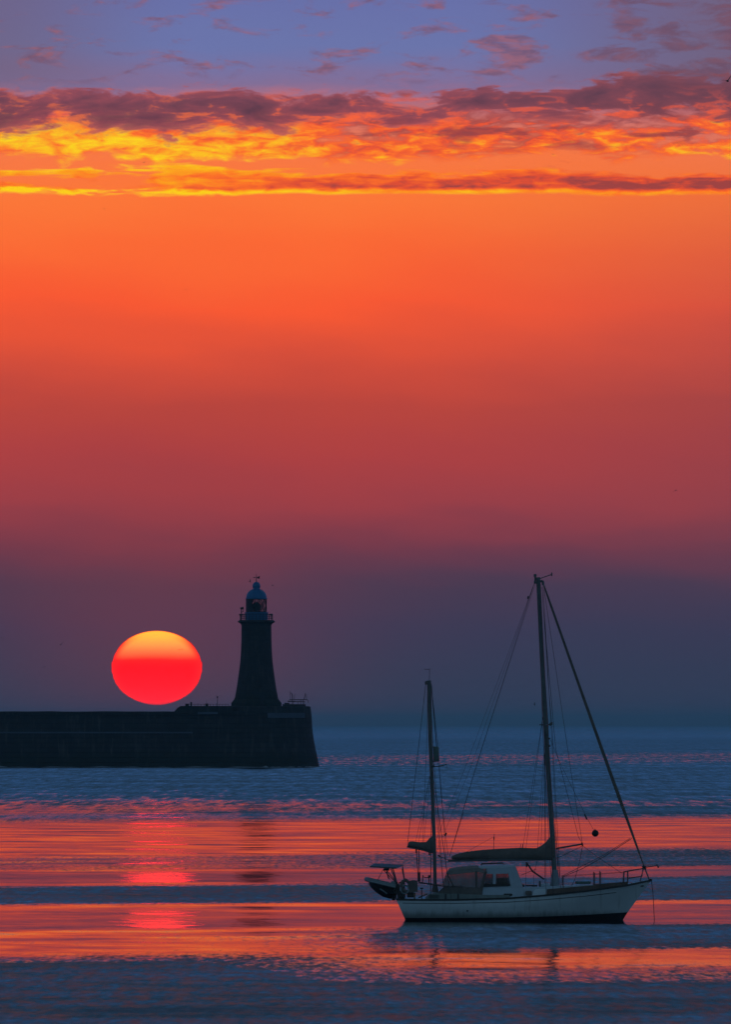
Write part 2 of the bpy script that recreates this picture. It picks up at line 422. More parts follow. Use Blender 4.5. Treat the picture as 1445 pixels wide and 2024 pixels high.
# ------------------------------------------------------------------ sun
def build_sun():
    m = bpy.data.materials.new('sun_glow'); m.use_nodes = True
    nt = m.node_tree
    for n in list(nt.nodes): nt.nodes.remove(n)
    tc = nt.nodes.new('ShaderNodeTexCoord'); x, y, z = sep(nt, V(nt, tc.outputs['Object']))
    R = 89.5 * K * SUN_D
    s = (z / (R * 0.82)) * 0.5 + 0.5 + noise(nt, vec(nt, x / R, 0.0, z / R * 6.0), 1.2, 3.0) * 0.03 - 0.015
    col = ramp(nt, s, [(0.0, (3.2, 0.0, 0.0)), (0.50, (3.2, 0.0, 0.0)), (0.60, (3.0, 0.012, 0.004)), (0.70, (3.0, 0.20, 0.05)), (0.80, (2.8, 0.40, 0.075)), (0.93, (2.6, 0.66, 0.06)), (1.0, (2.4, 0.70, 0.05))])
    rim = (x * x) / (R * R) + (z * z) / (R * R * 0.6724)
    col = cmix(nt, sstep(nt, rim, 0.66, 0.99) * sstep(nt, z / R, 0.80, 0.45) * 0.85, col, (1.5, 0.014, 0.008))
    col = cmix(nt, sstep(nt, rim, 0.93, 1.02), col, (0.75, 0.008, 0.006))
    e = nt.nodes.new('ShaderNodeEmission'); put(nt, col, e.inputs[0]); e.inputs[1].default_value = 1.0
    o = nt.nodes.new('ShaderNodeOutputMaterial'); nt.links.new(e.outputs[0], o.inputs[0])
    bm = bmesh.new(); bmesh.ops.create_uvsphere(bm, u_segments=96, v_segments=64, radius=R)
    bmesh.ops.scale(bm, vec=(1, 1, 0.82), verts=bm.verts)        # flattened by refraction near the horizon
    rnd = random.Random(3); wob = [rnd.uniform(-1, 1) for _ in range(65)]
    for vt in bm.verts:                                          # layered air: full shoulders, narrowed foot, ragged limb
        h_ = vt.co.z / (R * 0.82)
        k = 1 + 0.10 * max(0, h_ - 0.55) - 0.16 * max(0, -h_ - 0.72)
        k += 0.014 * wob[int((h_ + 1) * 32)]
        vt.co.x *= k; vt.co.y *= k
    s_ = mesh_obj('sun', bm, m, smooth=True)
    s_.location = ((SUN_PX - CX) * K * SUN_D, SUN_D, H + (HOR - SUN_PY) * K * SUN_D)
    tag(s_, 'flattened red setting sun with a yellow top, hanging just over the pier', 'sun')
build_sun()

# ------------------------------------------------------------------ pier and lighthouse
PD = 2070.0
MP = K * PD
def px(p): return (p - CX) * MP
def pz(p): return H + (HOR - p) * MP
LX = px(505.0)                     # lighthouse axis
LY = PD + 15.0

def stone_material(name, base, dark, bw, bh, bump):
    m = bpy.data.materials.new(name); m.use_nodes = True
    nt = m.node_tree; b = nt.nodes['Principled BSDF']
    tc = nt.nodes.new('ShaderNodeTexCoord'); o = V(nt, tc.outputs['Object']); x, y, z = sep(nt, o)
    run = (x + y * 0.8)
    br = nt.nodes.new('ShaderNodeTexBrick'); put(nt, vec(nt, run, z, 0.0), br.inputs['Vector'])
    br.inputs['Scale'].default_value = 1.0; br.inputs['Brick Width'].default_value = bw; br.inputs['Row Height'].default_value = bh
    br.inputs['Mortar Size'].default_value = 0.035; br.inputs['Mortar Smooth'].default_value = 0.3
    br.inputs['Color1'].default_value = tuple(base) + (1,); br.inputs['Color2'].default_value = tuple(c * 0.72 for c in base) + (1,)
    br.inputs['Mortar'].default_value = tuple(c * 0.3 for c in base) + (1,)
    n1 = noise(nt, o, 0.35, 6.0, 0.62); n2 = noise(nt, vec(nt, x * 2.2, y * 2.2, z * 0.25), 0.5, 5.0, 0.6)
    col = cmix(nt, sstep(nt, n1, 0.35, 0.7) * 0.7, V(nt, br.outputs[0]), dark)
    col = cmix(nt, sstep(nt, n2, 0.5, 0.75) * 0.6, col, tuple(c * 2.2 for c in base))      # lime runs
    weed = sstep(nt, z + (n1 - 0.5) * 3.0, 4.2, 1.4)
    col = cmix(nt, weed * 0.7, col, (0.022, 0.028, 0.016))                                   # weed below the tide line
    put(nt, col, b.inputs['Base Color']); b.inputs['Roughness'].default_value = 0.85
    b.inputs['Specular IOR Level'].default_value = 0.25
    bn = nt.nodes.new('ShaderNodeBump'); bn.inputs['Strength'].default_value = 0.8; bn.inputs['Distance'].default_value = bump
    put(nt, n1 * 0.5 - V(nt, br.outputs['Fac']) * 0.5, bn.inputs['Height']); nt.links.new(bn.outputs[0], b.inputs['Normal'])
    return m

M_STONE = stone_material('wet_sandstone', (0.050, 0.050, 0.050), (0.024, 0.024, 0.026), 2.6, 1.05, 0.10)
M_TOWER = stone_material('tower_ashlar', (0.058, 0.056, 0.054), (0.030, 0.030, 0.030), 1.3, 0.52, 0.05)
M_PAINTB = plain('lantern_paint', (0.010, 0.15, 0.34), 0.45, 0.0, 0.2, 0.9, 0.01)
M_IRON = plain('dark_iron', (0.02, 0.02, 0.024), 0.55, 0.3, 0.3, 3.0)
M_LEDGE = plain('ledge_concrete', (0.075, 0.10, 0.14), 0.8, 0.0, 0.3, 0.8, 0.02)

def coursed(zs, f, step=1.05, groove=0.05):
    """profile with a recessed joint between every two courses of stone"""
    z0, z1 = zs; out = []; z = z0
    while z < z1 - 0.2:
        t = min(z + step, z1)
        out += [(f(z + 0.02), z + 0.02), (f(t - 0.06), t - 0.06), (f(t - 0.05) - groove, t - 0.05), (f(t) - groove, t)]
        z = t
    return out

def interp(tab):
    def f(z):
        if z <= tab[0][0]: return tab[0][1]
        for (a, ra), (b_, rb) in zip(tab, tab[1:]):
            if z <= b_: return ra + (rb - ra) * (z - a) / (b_ - a)
        return tab[-1][1]
    return f

def build_pier():
    root = empty('pier', (LX, LY, 0))
    tag(root, 'long dark stone pier with a round battered head jutting into the sea', 'pier')
    # round head
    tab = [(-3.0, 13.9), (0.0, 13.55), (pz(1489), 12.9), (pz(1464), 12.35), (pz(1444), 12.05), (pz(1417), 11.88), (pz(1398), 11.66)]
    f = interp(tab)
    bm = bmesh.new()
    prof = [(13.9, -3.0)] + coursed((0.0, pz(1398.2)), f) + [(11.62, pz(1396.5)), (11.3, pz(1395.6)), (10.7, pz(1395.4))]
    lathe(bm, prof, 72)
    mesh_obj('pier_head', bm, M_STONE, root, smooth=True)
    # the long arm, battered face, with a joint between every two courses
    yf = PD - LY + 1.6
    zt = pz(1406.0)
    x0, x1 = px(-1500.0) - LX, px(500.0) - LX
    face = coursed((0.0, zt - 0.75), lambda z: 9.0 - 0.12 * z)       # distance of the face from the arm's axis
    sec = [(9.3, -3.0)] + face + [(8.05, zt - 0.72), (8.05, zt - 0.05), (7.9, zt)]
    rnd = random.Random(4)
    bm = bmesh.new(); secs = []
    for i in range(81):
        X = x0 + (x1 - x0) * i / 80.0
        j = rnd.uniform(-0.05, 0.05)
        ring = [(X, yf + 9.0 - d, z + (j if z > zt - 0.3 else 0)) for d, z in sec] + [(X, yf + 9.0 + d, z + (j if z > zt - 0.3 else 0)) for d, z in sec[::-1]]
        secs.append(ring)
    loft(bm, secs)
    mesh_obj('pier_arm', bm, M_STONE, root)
    # string course half way up the arm
    bm = bmesh.new(); zc = pz(1448.0)
    box(bm, ((x0 + px(380) - LX) / 2, yf + 0.12 * zc - 0.05, zc), (px(380) - LX - x0, 0.5, 0.34), bev=0.05)
    mesh_obj('string_course', bm, M_LEDGE, root)
    # the raised wall between arm and lighthouse, with a sloping start
    bm = bmesh.new()
    za, zb = pz(1395.3), pz(1412.0)
    prism(bm, [(px(337) - LX, zb), (px(343.5) - LX, pz(1406.2)), (px(350.0) - LX, pz(1399.0)), (px(356.0) - LX, za), (px(458.0) - LX, za), (px(458.0) - LX, zb)], yf + 0.9, yf + 2.4)
    mesh_obj('raised_wall', bm, M_STONE, root)
    bm = bmesh.new()
    box(bm, ((px(390) + px(430)) / 2 - LX, yf + 0.72, pz(1409.5)), (px(430) - px(390), 0.36, 0.5), bev=0.06)
    mesh_obj('ledge', bm, M_LEDGE, root)
    # parapet on the head, right of the tower, and the painted band below it
    def arc(r0, r1, z0, z1, a0, a1, n=20):
        bm = bmesh.new(); secs = []
        for i in range(n + 1):
            a = math.radians(a0 + (a1 - a0) * i / n)
            secs.append([(r * math.cos(a), r * math.sin(a), z) for r, z in ((r0, z0), (r1, z0), (r1, z1), (r0, z1))])
        loft(bm, secs); return bm
    mesh_obj('parapet', arc(9.9, 10.6, pz(1396.2), pz(1391.6), -55, -4), M_STONE, root)
    mesh_obj('ledge', arc(11.3, 12.08, pz(1419.0), pz(1409.0), -78, -30), M_LEDGE, root)
    return root

def build_lighthouse():
    z0 = pz(1395.4)
    root = empty('lighthouse', (LX, LY, z0))
    tag(root, 'tall tapering stone lighthouse with a domed lantern standing on the pier head', 'lighthouse')
    Z = lambda p: pz(p) - z0
    W = lambda p: p * MP
    # octagonal plinth
    bm = bmesh.new()
    lathe(bm, [(W(51), -0.3), (W(51), Z(1389.5)), (W(50), Z(1388)), (W(45.5), Z(1382.5)), (W(44.6), Z(1381.2)), (W(44.6), Z(1380))], 8)
    bmesh.ops.rotate(bm, verts=bm.verts, matrix=Matrix.Rotation(math.pi / 8, 3, 'Z'))
    bmesh.ops.scale(bm, vec=(1.06, 1.06, 1), verts=bm.verts)
    mesh_obj('plinth', bm, M_TOWER, root)
    tab = [(Z(1381), W(43.6)), (Z(1364), W(40.4)), (Z(1348), W(37.9)), (Z(1327), W(34.9)), (Z(1307), W(32.4)), (Z(1286), W(31.0)), (Z(1265), W(30.2)), (Z(1235), W(29.9)), (Z(1231), W(31.0))]
    bm = bmesh.new()
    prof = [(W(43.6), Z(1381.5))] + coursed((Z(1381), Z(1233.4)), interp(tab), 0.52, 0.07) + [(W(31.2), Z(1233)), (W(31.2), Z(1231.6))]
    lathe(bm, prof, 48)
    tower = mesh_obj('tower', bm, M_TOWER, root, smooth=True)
    for ang, row in ((-78, 1282), (-100, 1330), (-84, 1358)):
        r = interp(tab)(Z(row)); a = math.radians(ang)
        bm = bmesh.new()
        rot = Matrix.Rotation(a, 4, 'Z')
        box(bm, (r * math.cos(a), r * math.sin(a), Z(row)), (0.24, 0.62, 1.5), rot, 0.03)
        wdw = mesh_obj('window', bm, M_TOWER, root)
        bm = bmesh.new()
        box(bm, ((r + 0.10) * math.cos(a), (r + 0.10) * math.sin(a), Z(row)), (0.06, 0.36, 1.15), rot)
        mesh_obj('pane', bm, M_IRON, wdw)
    # corbelled gallery
    bm = bmesh.new()
    lathe(bm, [(W(29.6), Z(1233.6)), (W(31.0), Z(1232.5)), (W(32.6), Z(1230.5)), (W(34.6), Z(1229.6)), (W(37.2), Z(1228.0)), (W(37.4), Z(1227)), (W(35.0), Z(1225.2)), (W(33.6), Z(1224.2)), (W(20), Z(1224.0))], 48)
    mesh_obj('gallery', bm, M_TOWER, root, smooth=True)
    bm = bmesh.new(); n = 28; R = W(32.4)
    for k in range(n):
        a = 2 * math.pi * k / n
        tube(bm, [(R * math.cos(a), R * math.sin(a), Z(1224.5)), (R * math.cos(a), R * math.sin(a), Z(1212.3))], 0.055, 5)
    for row, rr in ((1212.6, 0.075), (1216.5, 0.05), (1220.5, 0.05)):
        ring = [(R * math.cos(2 * math.pi * k / 56), R * math.sin(2 * math.pi * k / 56), Z(row)) for k in range(57)]
        tube(bm, ring, rr, 5)
    mesh_obj('railing', bm, M_IRON, root)
    # lantern base wall
    bm = bmesh.new()
    lathe(bm, [(W(23.0), Z(1224.4)), (W(23.0), Z(1210.6)), (W(23.8), Z(1210.2)), (W(23.8), Z(1208.6)), (W(20.5), Z(1208.4))], 32)
    mesh_obj('lantern_wall', bm, M_PAINTB, root, smooth=True)
    # glazing bars: crossing diagonals on a cylinder, and a sill and head ring
    bm = bmesh.new(); R = W(20.3); zb, zt = Z(1208.6), Z(1181.5); n = 10
    def on(a, z): return (R * math.cos(a), R * math.sin(a), z)
    for k in range(n):
        a0 = 2 * math.pi * (k + 0.15) / n; da = 2 * math.pi / n
        for s in (1, -1):
            tube(bm, [on(a0 + s * da * t, zb + (zt - zb) * t) for t in (0, 0.25, 0.5, 0.75, 1.0)], 0.075, 5)
    for z in (zb + 0.05, zt - 0.05):
        tube(bm, [on(2 * math.pi * k / 40, z) for k in range(41)], 0.10, 5)
    mesh_obj('glazing_bar', bm, M_IRON, root)
    g = glass('lantern_glass', (0.06, 0.07, 0.08), 0.22)
    bm = bmesh.new(); lathe(bm, [(R - 0.12, zb), (R - 0.12, zt)], 40, cap=False)
    mesh_obj('lantern_pane', bm, g, root, smooth=True)
    # blanking plates on the landward (left) side
    bm = bmesh.new(); secs = []
    for i in range(13):
        a = math.radians(140 + 108 * i / 12)
        secs.append([((R + q) * math.cos(a), (R + q) * math.sin(a), z) for q, z in ((-0.06, zb), (0.1, zb), (0.1, zt), (-0.06, zt))])
    loft(bm, secs); mesh_obj('blanking_plate', bm, M_IRON, root)
    # the lens and its pedestal
    bm = bmesh.new()
    prof = [(0.5, Z(1208.5)), (0.5, Z(1205.5)), (0.95, Z(1204.5)), (0.98, Z(1200.5))]
    for i in range(9):
        t = i / 8 * math.pi / 2
        prof.append((0.99 * math.cos(t) + 0.02, Z(1199) + 1.15 * math.sin(t)))
    lathe(bm, prof, 24)
    for row in (1203.5, 1201.5, 1199.5, 1197.5, 1195.5):
        lathe(bm, [(0.98, Z(row) - 0.05), (1.05, Z(row)), (0.98, Z(row) + 0.05)], 24)
    mesh_obj('lens', bm, plain('lens_glass_brass', (0.03, 0.04, 0.04), 0.75, 0.0, 0.3, 2.0), root, smooth=True)
    # dome, drum and ball ventilator
    bm = bmesh.new()
    prof = [(W(20.0), Z(1182.2)), (W(21.6), Z(1182.0)), (W(21.8), Z(1180.6)), (W(20.8), Z(1180.2))]
    for i in range(11):
        t = i / 10 * 1.18
        prof.append((W(20.4) * math.cos(t) + 0.02, Z(1180) + W(17.2) * math.sin(t) / math.sin(1.18) * 1.0))
    lathe(bm, prof, 40)
    mesh_obj('dome', bm, M_PAINTB, root, smooth=True)
    bm = bmesh.new()
    prof = [(W(7.0), Z(1164.5)), (W(7.0), Z(1160.0)), (W(7.7), Z(1159.2)), (W(7.9), Z(1155.6))]
    for i in range(8):
        t = i / 7 * math.pi / 2
        prof.append((W(7.6) * math.cos(t) + 0.01, Z(1155.4) + W(7.4) * math.sin(t)))
    lathe(bm, prof, 28)
    mesh_obj('ventilator', bm, M_PAINTB, root, smooth=True)
    for k in range(8):                                            # ribs on the dome
        a = 2 * math.pi * (k + 0.5) / 8
        bm = bmesh.new()
        tube(bm, [((W(20.5) * math.cos(t)) * math.cos(a), (W(20.5) * math.cos(t)) * math.sin(a), Z(1180) + W(17.3) * math.sin(t) / math.sin(1.18)) for t in [i / 8 * 1.15 for i in range(9)]], 0.05, 5)
        mesh_obj('rib', bm, M_PAINTB, root)
    # weather vane
    bm = bmesh.new(); tube(bm, [(0, 0, Z(1148.4)), (0, 0, Z(1131.5))], 0.10, 6, 0.03)
    vane = mesh_obj('weather_vane', bm, M_IRON, root)
    bm = bmesh.new(); zv = Z(1139.3)
    tube(bm, [(W(-5.5), 0, zv), (W(3), 0, zv)], 0.06, 5)
    prism(bm, [(W(-6.4), zv), (W(-4.0), zv + 0.16), (W(-4.0), zv - 0.16)], -0.04, 0.04)
    prism(bm, [(W(1.2), zv - 0.10), (W(2.4), zv + 0.16), (W(7.4), zv + 0.32), (W(6.0), zv), (W(7.0), zv - 0.22), (W(3.0), zv - 0.26)], -0.04, 0.04)
    mesh_obj('arrow', bm, M_IRON, vane)
    # fog signal on the left of the gallery, instrument box on the right
    bm = bmesh.new(); xl = W(-29.8)
    tube(bm, [(xl, -0.6, Z(1224)), (xl, -0.6, Z(1203))], 0.10, 6)
    tube(bm, [(xl - 0.25, -0.6, Z(1201.2)), (xl + 0.45, -0.6, Z(1200))], 0.20, 8, 0.30)
    tube(bm, [(xl + 0.05, -0.6, Z(1208.0)), (xl + 0.36, -0.6, Z(1207.4)), (xl + 0.36, -0.6, Z(1202.5))], 0.06, 6)
    box(bm, (xl - 0.1, -0.6, Z(1213.3)), (0.8, 0.5, 0.32), bev=0.04)
    mesh_obj('fog_signal', bm, M_IRON, root)
    bm = bmesh.new(); box(bm, (W(29.5), -0.7, Z(1213.3)), (0.5, 0.45, 0.4), bev=0.05)
    tube(bm, [(W(29.5), -0.7, Z(1224)), (W(29.5), -0.7, Z(1214))], 0.06, 6)
    mesh_obj('instrument_box', bm, M_IRON, root)
    # door in the plinth
    bm = bmesh.new(); box(bm, (1.2, -W(50.2), Z(1395.4) + 1.15), (1.0, 0.3, 2.1), bev=0.04)
    mesh_obj('door', bm, M_IRON, root)
    return root

def build_pier_furniture():
    # railing along the raised wall
    zt = pz(1395.3); yr = PD + 1.9 + 0.4
    r = empty('pier_railing', (px(415), yr, zt))
    tag(r, 'low thin railing along the raised wall left of the lighthouse', 'railing')
    bm = bmesh.new(); tube(bm, [(px(372) - px(415), 0, 0.36), (px(452) - px(415), 0, 0.36)], 0.045, 5)
    mesh_obj('rail', bm, M_IRON, r)
    first = None
    for i in range(14):
        p = 372 + i * 6.1
        if first is None:
            bm = bmesh.new(); tube(bm, [(0, 0, -0.05), (0, 0, 0.55)], 0.04, 5); o = first = mesh_obj('post', bm, M_IRON, r)
        else:
            o = first.copy(); COL.objects.link(o); o.parent = r
        o.location = (px(p) - px(415), 0, 0); o.scale = (1, 1, 0.62 if i % 3 else 1.0)
    # lamp standard
    l = empty('lamp_post', (px(429), yr + 0.6, zt))
    tag(l, 'slim lamp post with a small round head on the raised pier wall', 'lamp post')
    bm = bmesh.new(); tube(bm, [(0, 0, -0.05), (0, 0, 1.8)], 0.07, 6, 0.045); mesh_obj('post', bm, M_IRON, l)
    bm = bmesh.new(); lathe(bm, [(0.06, 1.72), (0.17, 1.80), (0.19, 1.95), (0.10, 2.06), (0.02, 2.1)], 12); mesh_obj('lamp_head', bm, M_IRON, l, True)
    # boxes on the wall
    for p, w, h, lab in ((408, 0.62, 0.46, 'small equipment box with an aerial beside the lamp post on the pier wall'),
                         (377, 0.36, 0.80, 'narrow upright cabinet on the pier wall near the edge of the sun'),
                         (369, 0.8, 0.42, 'flat low locker at the sloping start of the raised pier wall')):
        o = empty('equipment_box', (px(p), yr + 0.3, zt)); tag(o, lab, 'box')
        bm = bmesh.new(); box(bm, (0, 0, h / 2), (w, 0.5, h), bev=0.04); mesh_obj('cabinet', bm, M_IRON, o)
        bm = bmesh.new(); box(bm, (0, 0, h + 0.025), (w + 0.1, 0.6, 0.05)); mesh_obj('lid', bm, M_IRON, o)
        if p == 408:
            bm = bmesh.new(); tube(bm, [(-0.05, 0, h + 0.05), (-0.05, 0, h + 0.75)], 0.03, 5); mesh_obj('aerial', bm, M_IRON, o)
    # pipe frame with raised arms at the pier end
    zh = pz(1395.4)
    f = empty('pipe_frame', (px(588), LY - 4.0, zh))
    tag(f, 'rusty pipe frame with splayed upright poles at the outer end of the pier', 'frame')
    X = lambda p: px(p) - px(588)
    Zf = lambda p: pz(p) - zh
    def bar(name, pts, r=0.06):
        bm = bmesh.new(); tube(bm, pts, r, 6); mesh_obj(name, bm, M_IRON, f)
    bar('rail', [(X(571), -0.5, Zf(1382.6)), (X(607), -0.5, Zf(1382.6))], 0.075)
    bar('rail', [(X(567.5), 0.6, Zf(1386.2)), (X(602), 0.6, Zf(1386.4))], 0.075)
    bar('rail', [(X(567.5), 0.55, Zf(1385.6)), (X(582.5), 0.55, Zf(1385.8))], 0.09)
    for p in (577, 593.5, 598.5): bar('post', [(X(p), -0.5, 0), (X(p), -0.5, Zf(1382.6))])
    for p in (579, 588, 601): bar('post', [(X(p), 0.6, 0), (X(p), 0.6, Zf(1386.2))], 0.05)
    bar('arm', [(X(577.2), -0.5, Zf(1382.6)), (X(577), -0.6, Zf(1374)), (X(574.8), -0.7, Zf(1369))], 0.085)
    bar('arm', [(X(573), -0.5, Zf(1382)), (X(572.5), -0.5, Zf(1366))], 0.04)
    bar('arm', [(X(580.5), -0.4, Zf(1382.6)), (X(582), -0.4, Zf(1371))], 0.04)
    bar('arm', [(X(600), -0.5, Zf(1382.6)), (X(602.5), -0.6, Zf(1374)), (X(603.0), -0.6, Zf(1370))], 0.075)
    bar('arm', [(X(605), -0.4, Zf(1382.6)), (X(605.2), -0.4, Zf(1372.5))], 0.05)
    bar('arm', [(X(607.5), -0.5, Zf(1382.6)), (X(608.5), -0.5, Zf(1388.8))], 0.05)
    # bollards
    src = None
    for p, lab in ((564.0, 'squat iron bollard at the foot of the lighthouse'), (568.6, 'iron bollard just left of the pipe frame')):
        if src is None:
            o = src = empty('bollard', (0, 0, 0))
            bm = bmesh.new(); lathe(bm, [(0.36, -0.05), (0.34, 0.05), (0.2, 0.12), (0.19, 0.44), (0.2, 0.47)], 14); mesh_obj('post', bm, M_IRON, o, True)
            bm = bmesh.new(); lathe(bm, [(0.19, 0.46), (0.32, 0.52), (0.33, 0.6), (0.2, 0.68), (0.02, 0.7)], 14); mesh_obj('cap', bm, M_IRON, o, True)
        else:
            o = src.copy(); COL.objects.link(o)
            for ch in list(src.children):
                c = ch.copy(); COL.objects.link(c); c.parent = o
        o.location = (px(p), LY - 5.5, zh); tag(o, lab, 'bollard', 'bollards on the pier head')

def build_wash():
    """a low line of broken water against the foot of the pier"""
    m = plain('broken_water', (0.30, 0.34, 0.38), 0.7, 0.0, 0.4, 0.4, 0.1)
    rnd = random.Random(9); bm = bmesh.new(); rings = []
    pts = [(px(-700) + i * 2.2, PD + 1.45) for i in range(int((px(505) - px(-700)) / 2.2))]
    pts += [(LX + 13.75 * math.cos(a), LY + 13.75 * math.sin(a)) for a in [math.radians(-90 + 3 * i) for i in range(1, 40)]]
    for X, Y in pts:
        w_, h_ = rnd.uniform(0.3, 1.1), max(0.02, rnd.gauss(0.10, 0.10))
        rings.append([(X, Y - w_, -0.05), (X, Y - w_ * 0.5, h_ * 0.7), (X, Y, h_), (X, Y + 0.5, -0.05)])
    loft(bm, rings)
    tag(mesh_obj('foam', bm, m), kind='stuff')

build_pier(); build_lighthouse(); build_wash(); build_pier_furniture()

# ------------------------------------------------------------------ sailing boat
BD = 460.0
MB_ = K * BD
BX0 = 1035.0; BZ0 = HOR + H / (K * BD)
def P(p, r, y=0.0): return Vector(((p - BX0) * MB_, y, (BZ0 - r) * MB_))

def hull_paint():
    """old white topsides: rain streaks under the rail, a grey-green tide mark near the water"""
    m = plain('white_hull_paint', (0.70, 0.75, 0.74), 0.45, 0.0, 0.08, 0.8, 0.0, 0.5, ((0.42, 0.43, 0.40), 0.5))
    nt = m.node_tree; b = nt.nodes['Principled BSDF']
    col = V(nt, b.inputs['Base Color'].links[0].from_socket)
    tc = nt.nodes.new('ShaderNodeTexCoord'); o = V(nt, tc.outputs['Object']); x, y, z = sep(nt, o)
    st = noise(nt, vec(nt, x * 5.0, y * 0.3, z * 0.35), 1.0, 5.0, 0.65)
    col = cmix(nt, sstep(nt, st, 0.54, 0.74) * 0.55, col, (0.26, 0.25, 0.21))
    grime = sstep(nt, z + (st - 0.5) * 0.5, 0.55, 0.12)
    col = cmix(nt, grime * 0.75, col, (0.13, 0.145, 0.115))
    put(nt, col, b.inputs['Base Color']); return m
M_HULL = hull_paint()
M_BOOT = plain('black_antifouling', (0.010, 0.010, 0.011), 0.6, 0.0, 0.4, 2.0)
M_DECKW = plain('white_deck_gelcoat', (0.50, 0.57, 0.62), 0.45, 0.0, 0.12, 2.0)
M_TEAK = plain('weathered_teak', (0.060, 0.042, 0.030), 0.7, 0.0, 0.35, 5.0, 0.004)
M_RAIL = plain('dark_rubbing_strake', (0.045, 0.040, 0.036), 0.6, 0.0, 0.3, 6.0)
M_COVER = plain('black_sail_cover', (0.165, 0.14, 0.118), 0.9, 0.0, 0.35, 4.0, 0.03)
M_CANVAS = plain('brown_grey_canvas', (0.30, 0.265, 0.235), 0.9, 0.0, 0.3, 4.0, 0.02)
M_CLOTH = plain('dark_weather_cloth', (0.17, 0.145, 0.125), 0.9, 0.0, 0.3, 4.0, 0.02)
M_BULW = plain('dark_brown_bulwark', (0.15, 0.10, 0.075), 0.7, 0.0, 0.35, 3.0, 0.01)
M_SPAR = plain('dark_painted_spar', (0.13, 0.145, 0.14), 0.45, 0.2, 0.3, 3.0)
M_STEEL = plain('stainless_tube', (0.10, 0.10, 0.10), 0.4, 0.6, 0.3, 6.0)
M_WIRE = plain('rigging_wire', (0.06, 0.06, 0.066), 0.6, 0.2, 0.2, 6.0)
M_GREYR = plain('grey_hypalon', (0.24, 0.29, 0.30), 0.6, 0.0, 0.2, 4.0)
M_BLACKR = plain('black_rubber', (0.014, 0.015, 0.016), 0.6, 0.0, 0.3, 4.0)
M_SOLAR = plain('solar_cells', (0.035, 0.045, 0.06), 0.55, 0.0, 0.2, 8.0)
M_GREEN = plain('green_grey_plastic', (0.10, 0.16, 0.14), 0.5, 0.0, 0.2, 5.0)
M_SLEEVE = plain('pale_mast_sleeve', (0.26, 0.30, 0.32), 0.8, 0.0, 0.25, 6.0, 0.02)
M_TAN = plain('tan_varnish', (0.22, 0.14, 0.08), 0.5, 0.0, 0.25, 6.0)

M_VINYL = glass('clouded_vinyl', (0.55, 0.44, 0.44), 0.28, 0.2)
M_PANE = glass('cabin_glass', (0.16, 0.16, 0.16), 0.26)

SHEER = interp([(783, 1777.0), (840, 1777.6), (900, 1777.4), (1000, 1774.6), (1080, 1768.3), (1160, 1760.0), (1240, 1749.3), (1289, 1739.5)])

def hull_pt(s, f, side):
    """s along 0 (stern) .. 1 (stem), f up: 0 the waterline, 1 the sheer, below 0 under water"""
    xs = 783 + (1 - f) * 18.5 if f >= 0 else 801.5 - f * 40
    xb = interp([(-1.0, 1190), (-0.3, 1220), (0.0, 1232), (0.25, 1243), (0.5, 1257), (0.75, 1271), (1.0, 1288.5)])(f)
    p = xs + (xb - xs) * s
    zs = (BZ0 - SHEER(p)) * MB_
    z = zs * f if f >= 0 else f * 0.9
    Bm = interp([(0, 1.22), (0.08, 1.34), (0.25, 1.62), (0.45, 1.76), (0.6, 1.68), (0.75, 1.34), (0.87, 0.86), (0.95, 0.40), (1.0, 0.05)])(s)
    full = 1 - 0.55 * max(0, (s - 0.5) * 2) ** 1.5 - 0.10 * max(0.0, 0.3 - s)
    sh = interp([(-1.0, 0.0), (-0.6, 0.45), (0.0, 0.84), (0.3, 0.94), (0.65, 1.0), (1.0, 1.0)])(f)
    sh = sh if f >= 1 else sh * (full + (1 - full) * max(f, 0) ** 1.2)
    return Vector(((p - BX0) * MB_, side * Bm * sh, z))

def bar_part(root, name, pts, r, mat, n=6, r2=None):
    bm = bmesh.new(); tube(bm, pts, r, n, r2); return mesh_obj(name, bm, mat, root, smooth=n > 6)

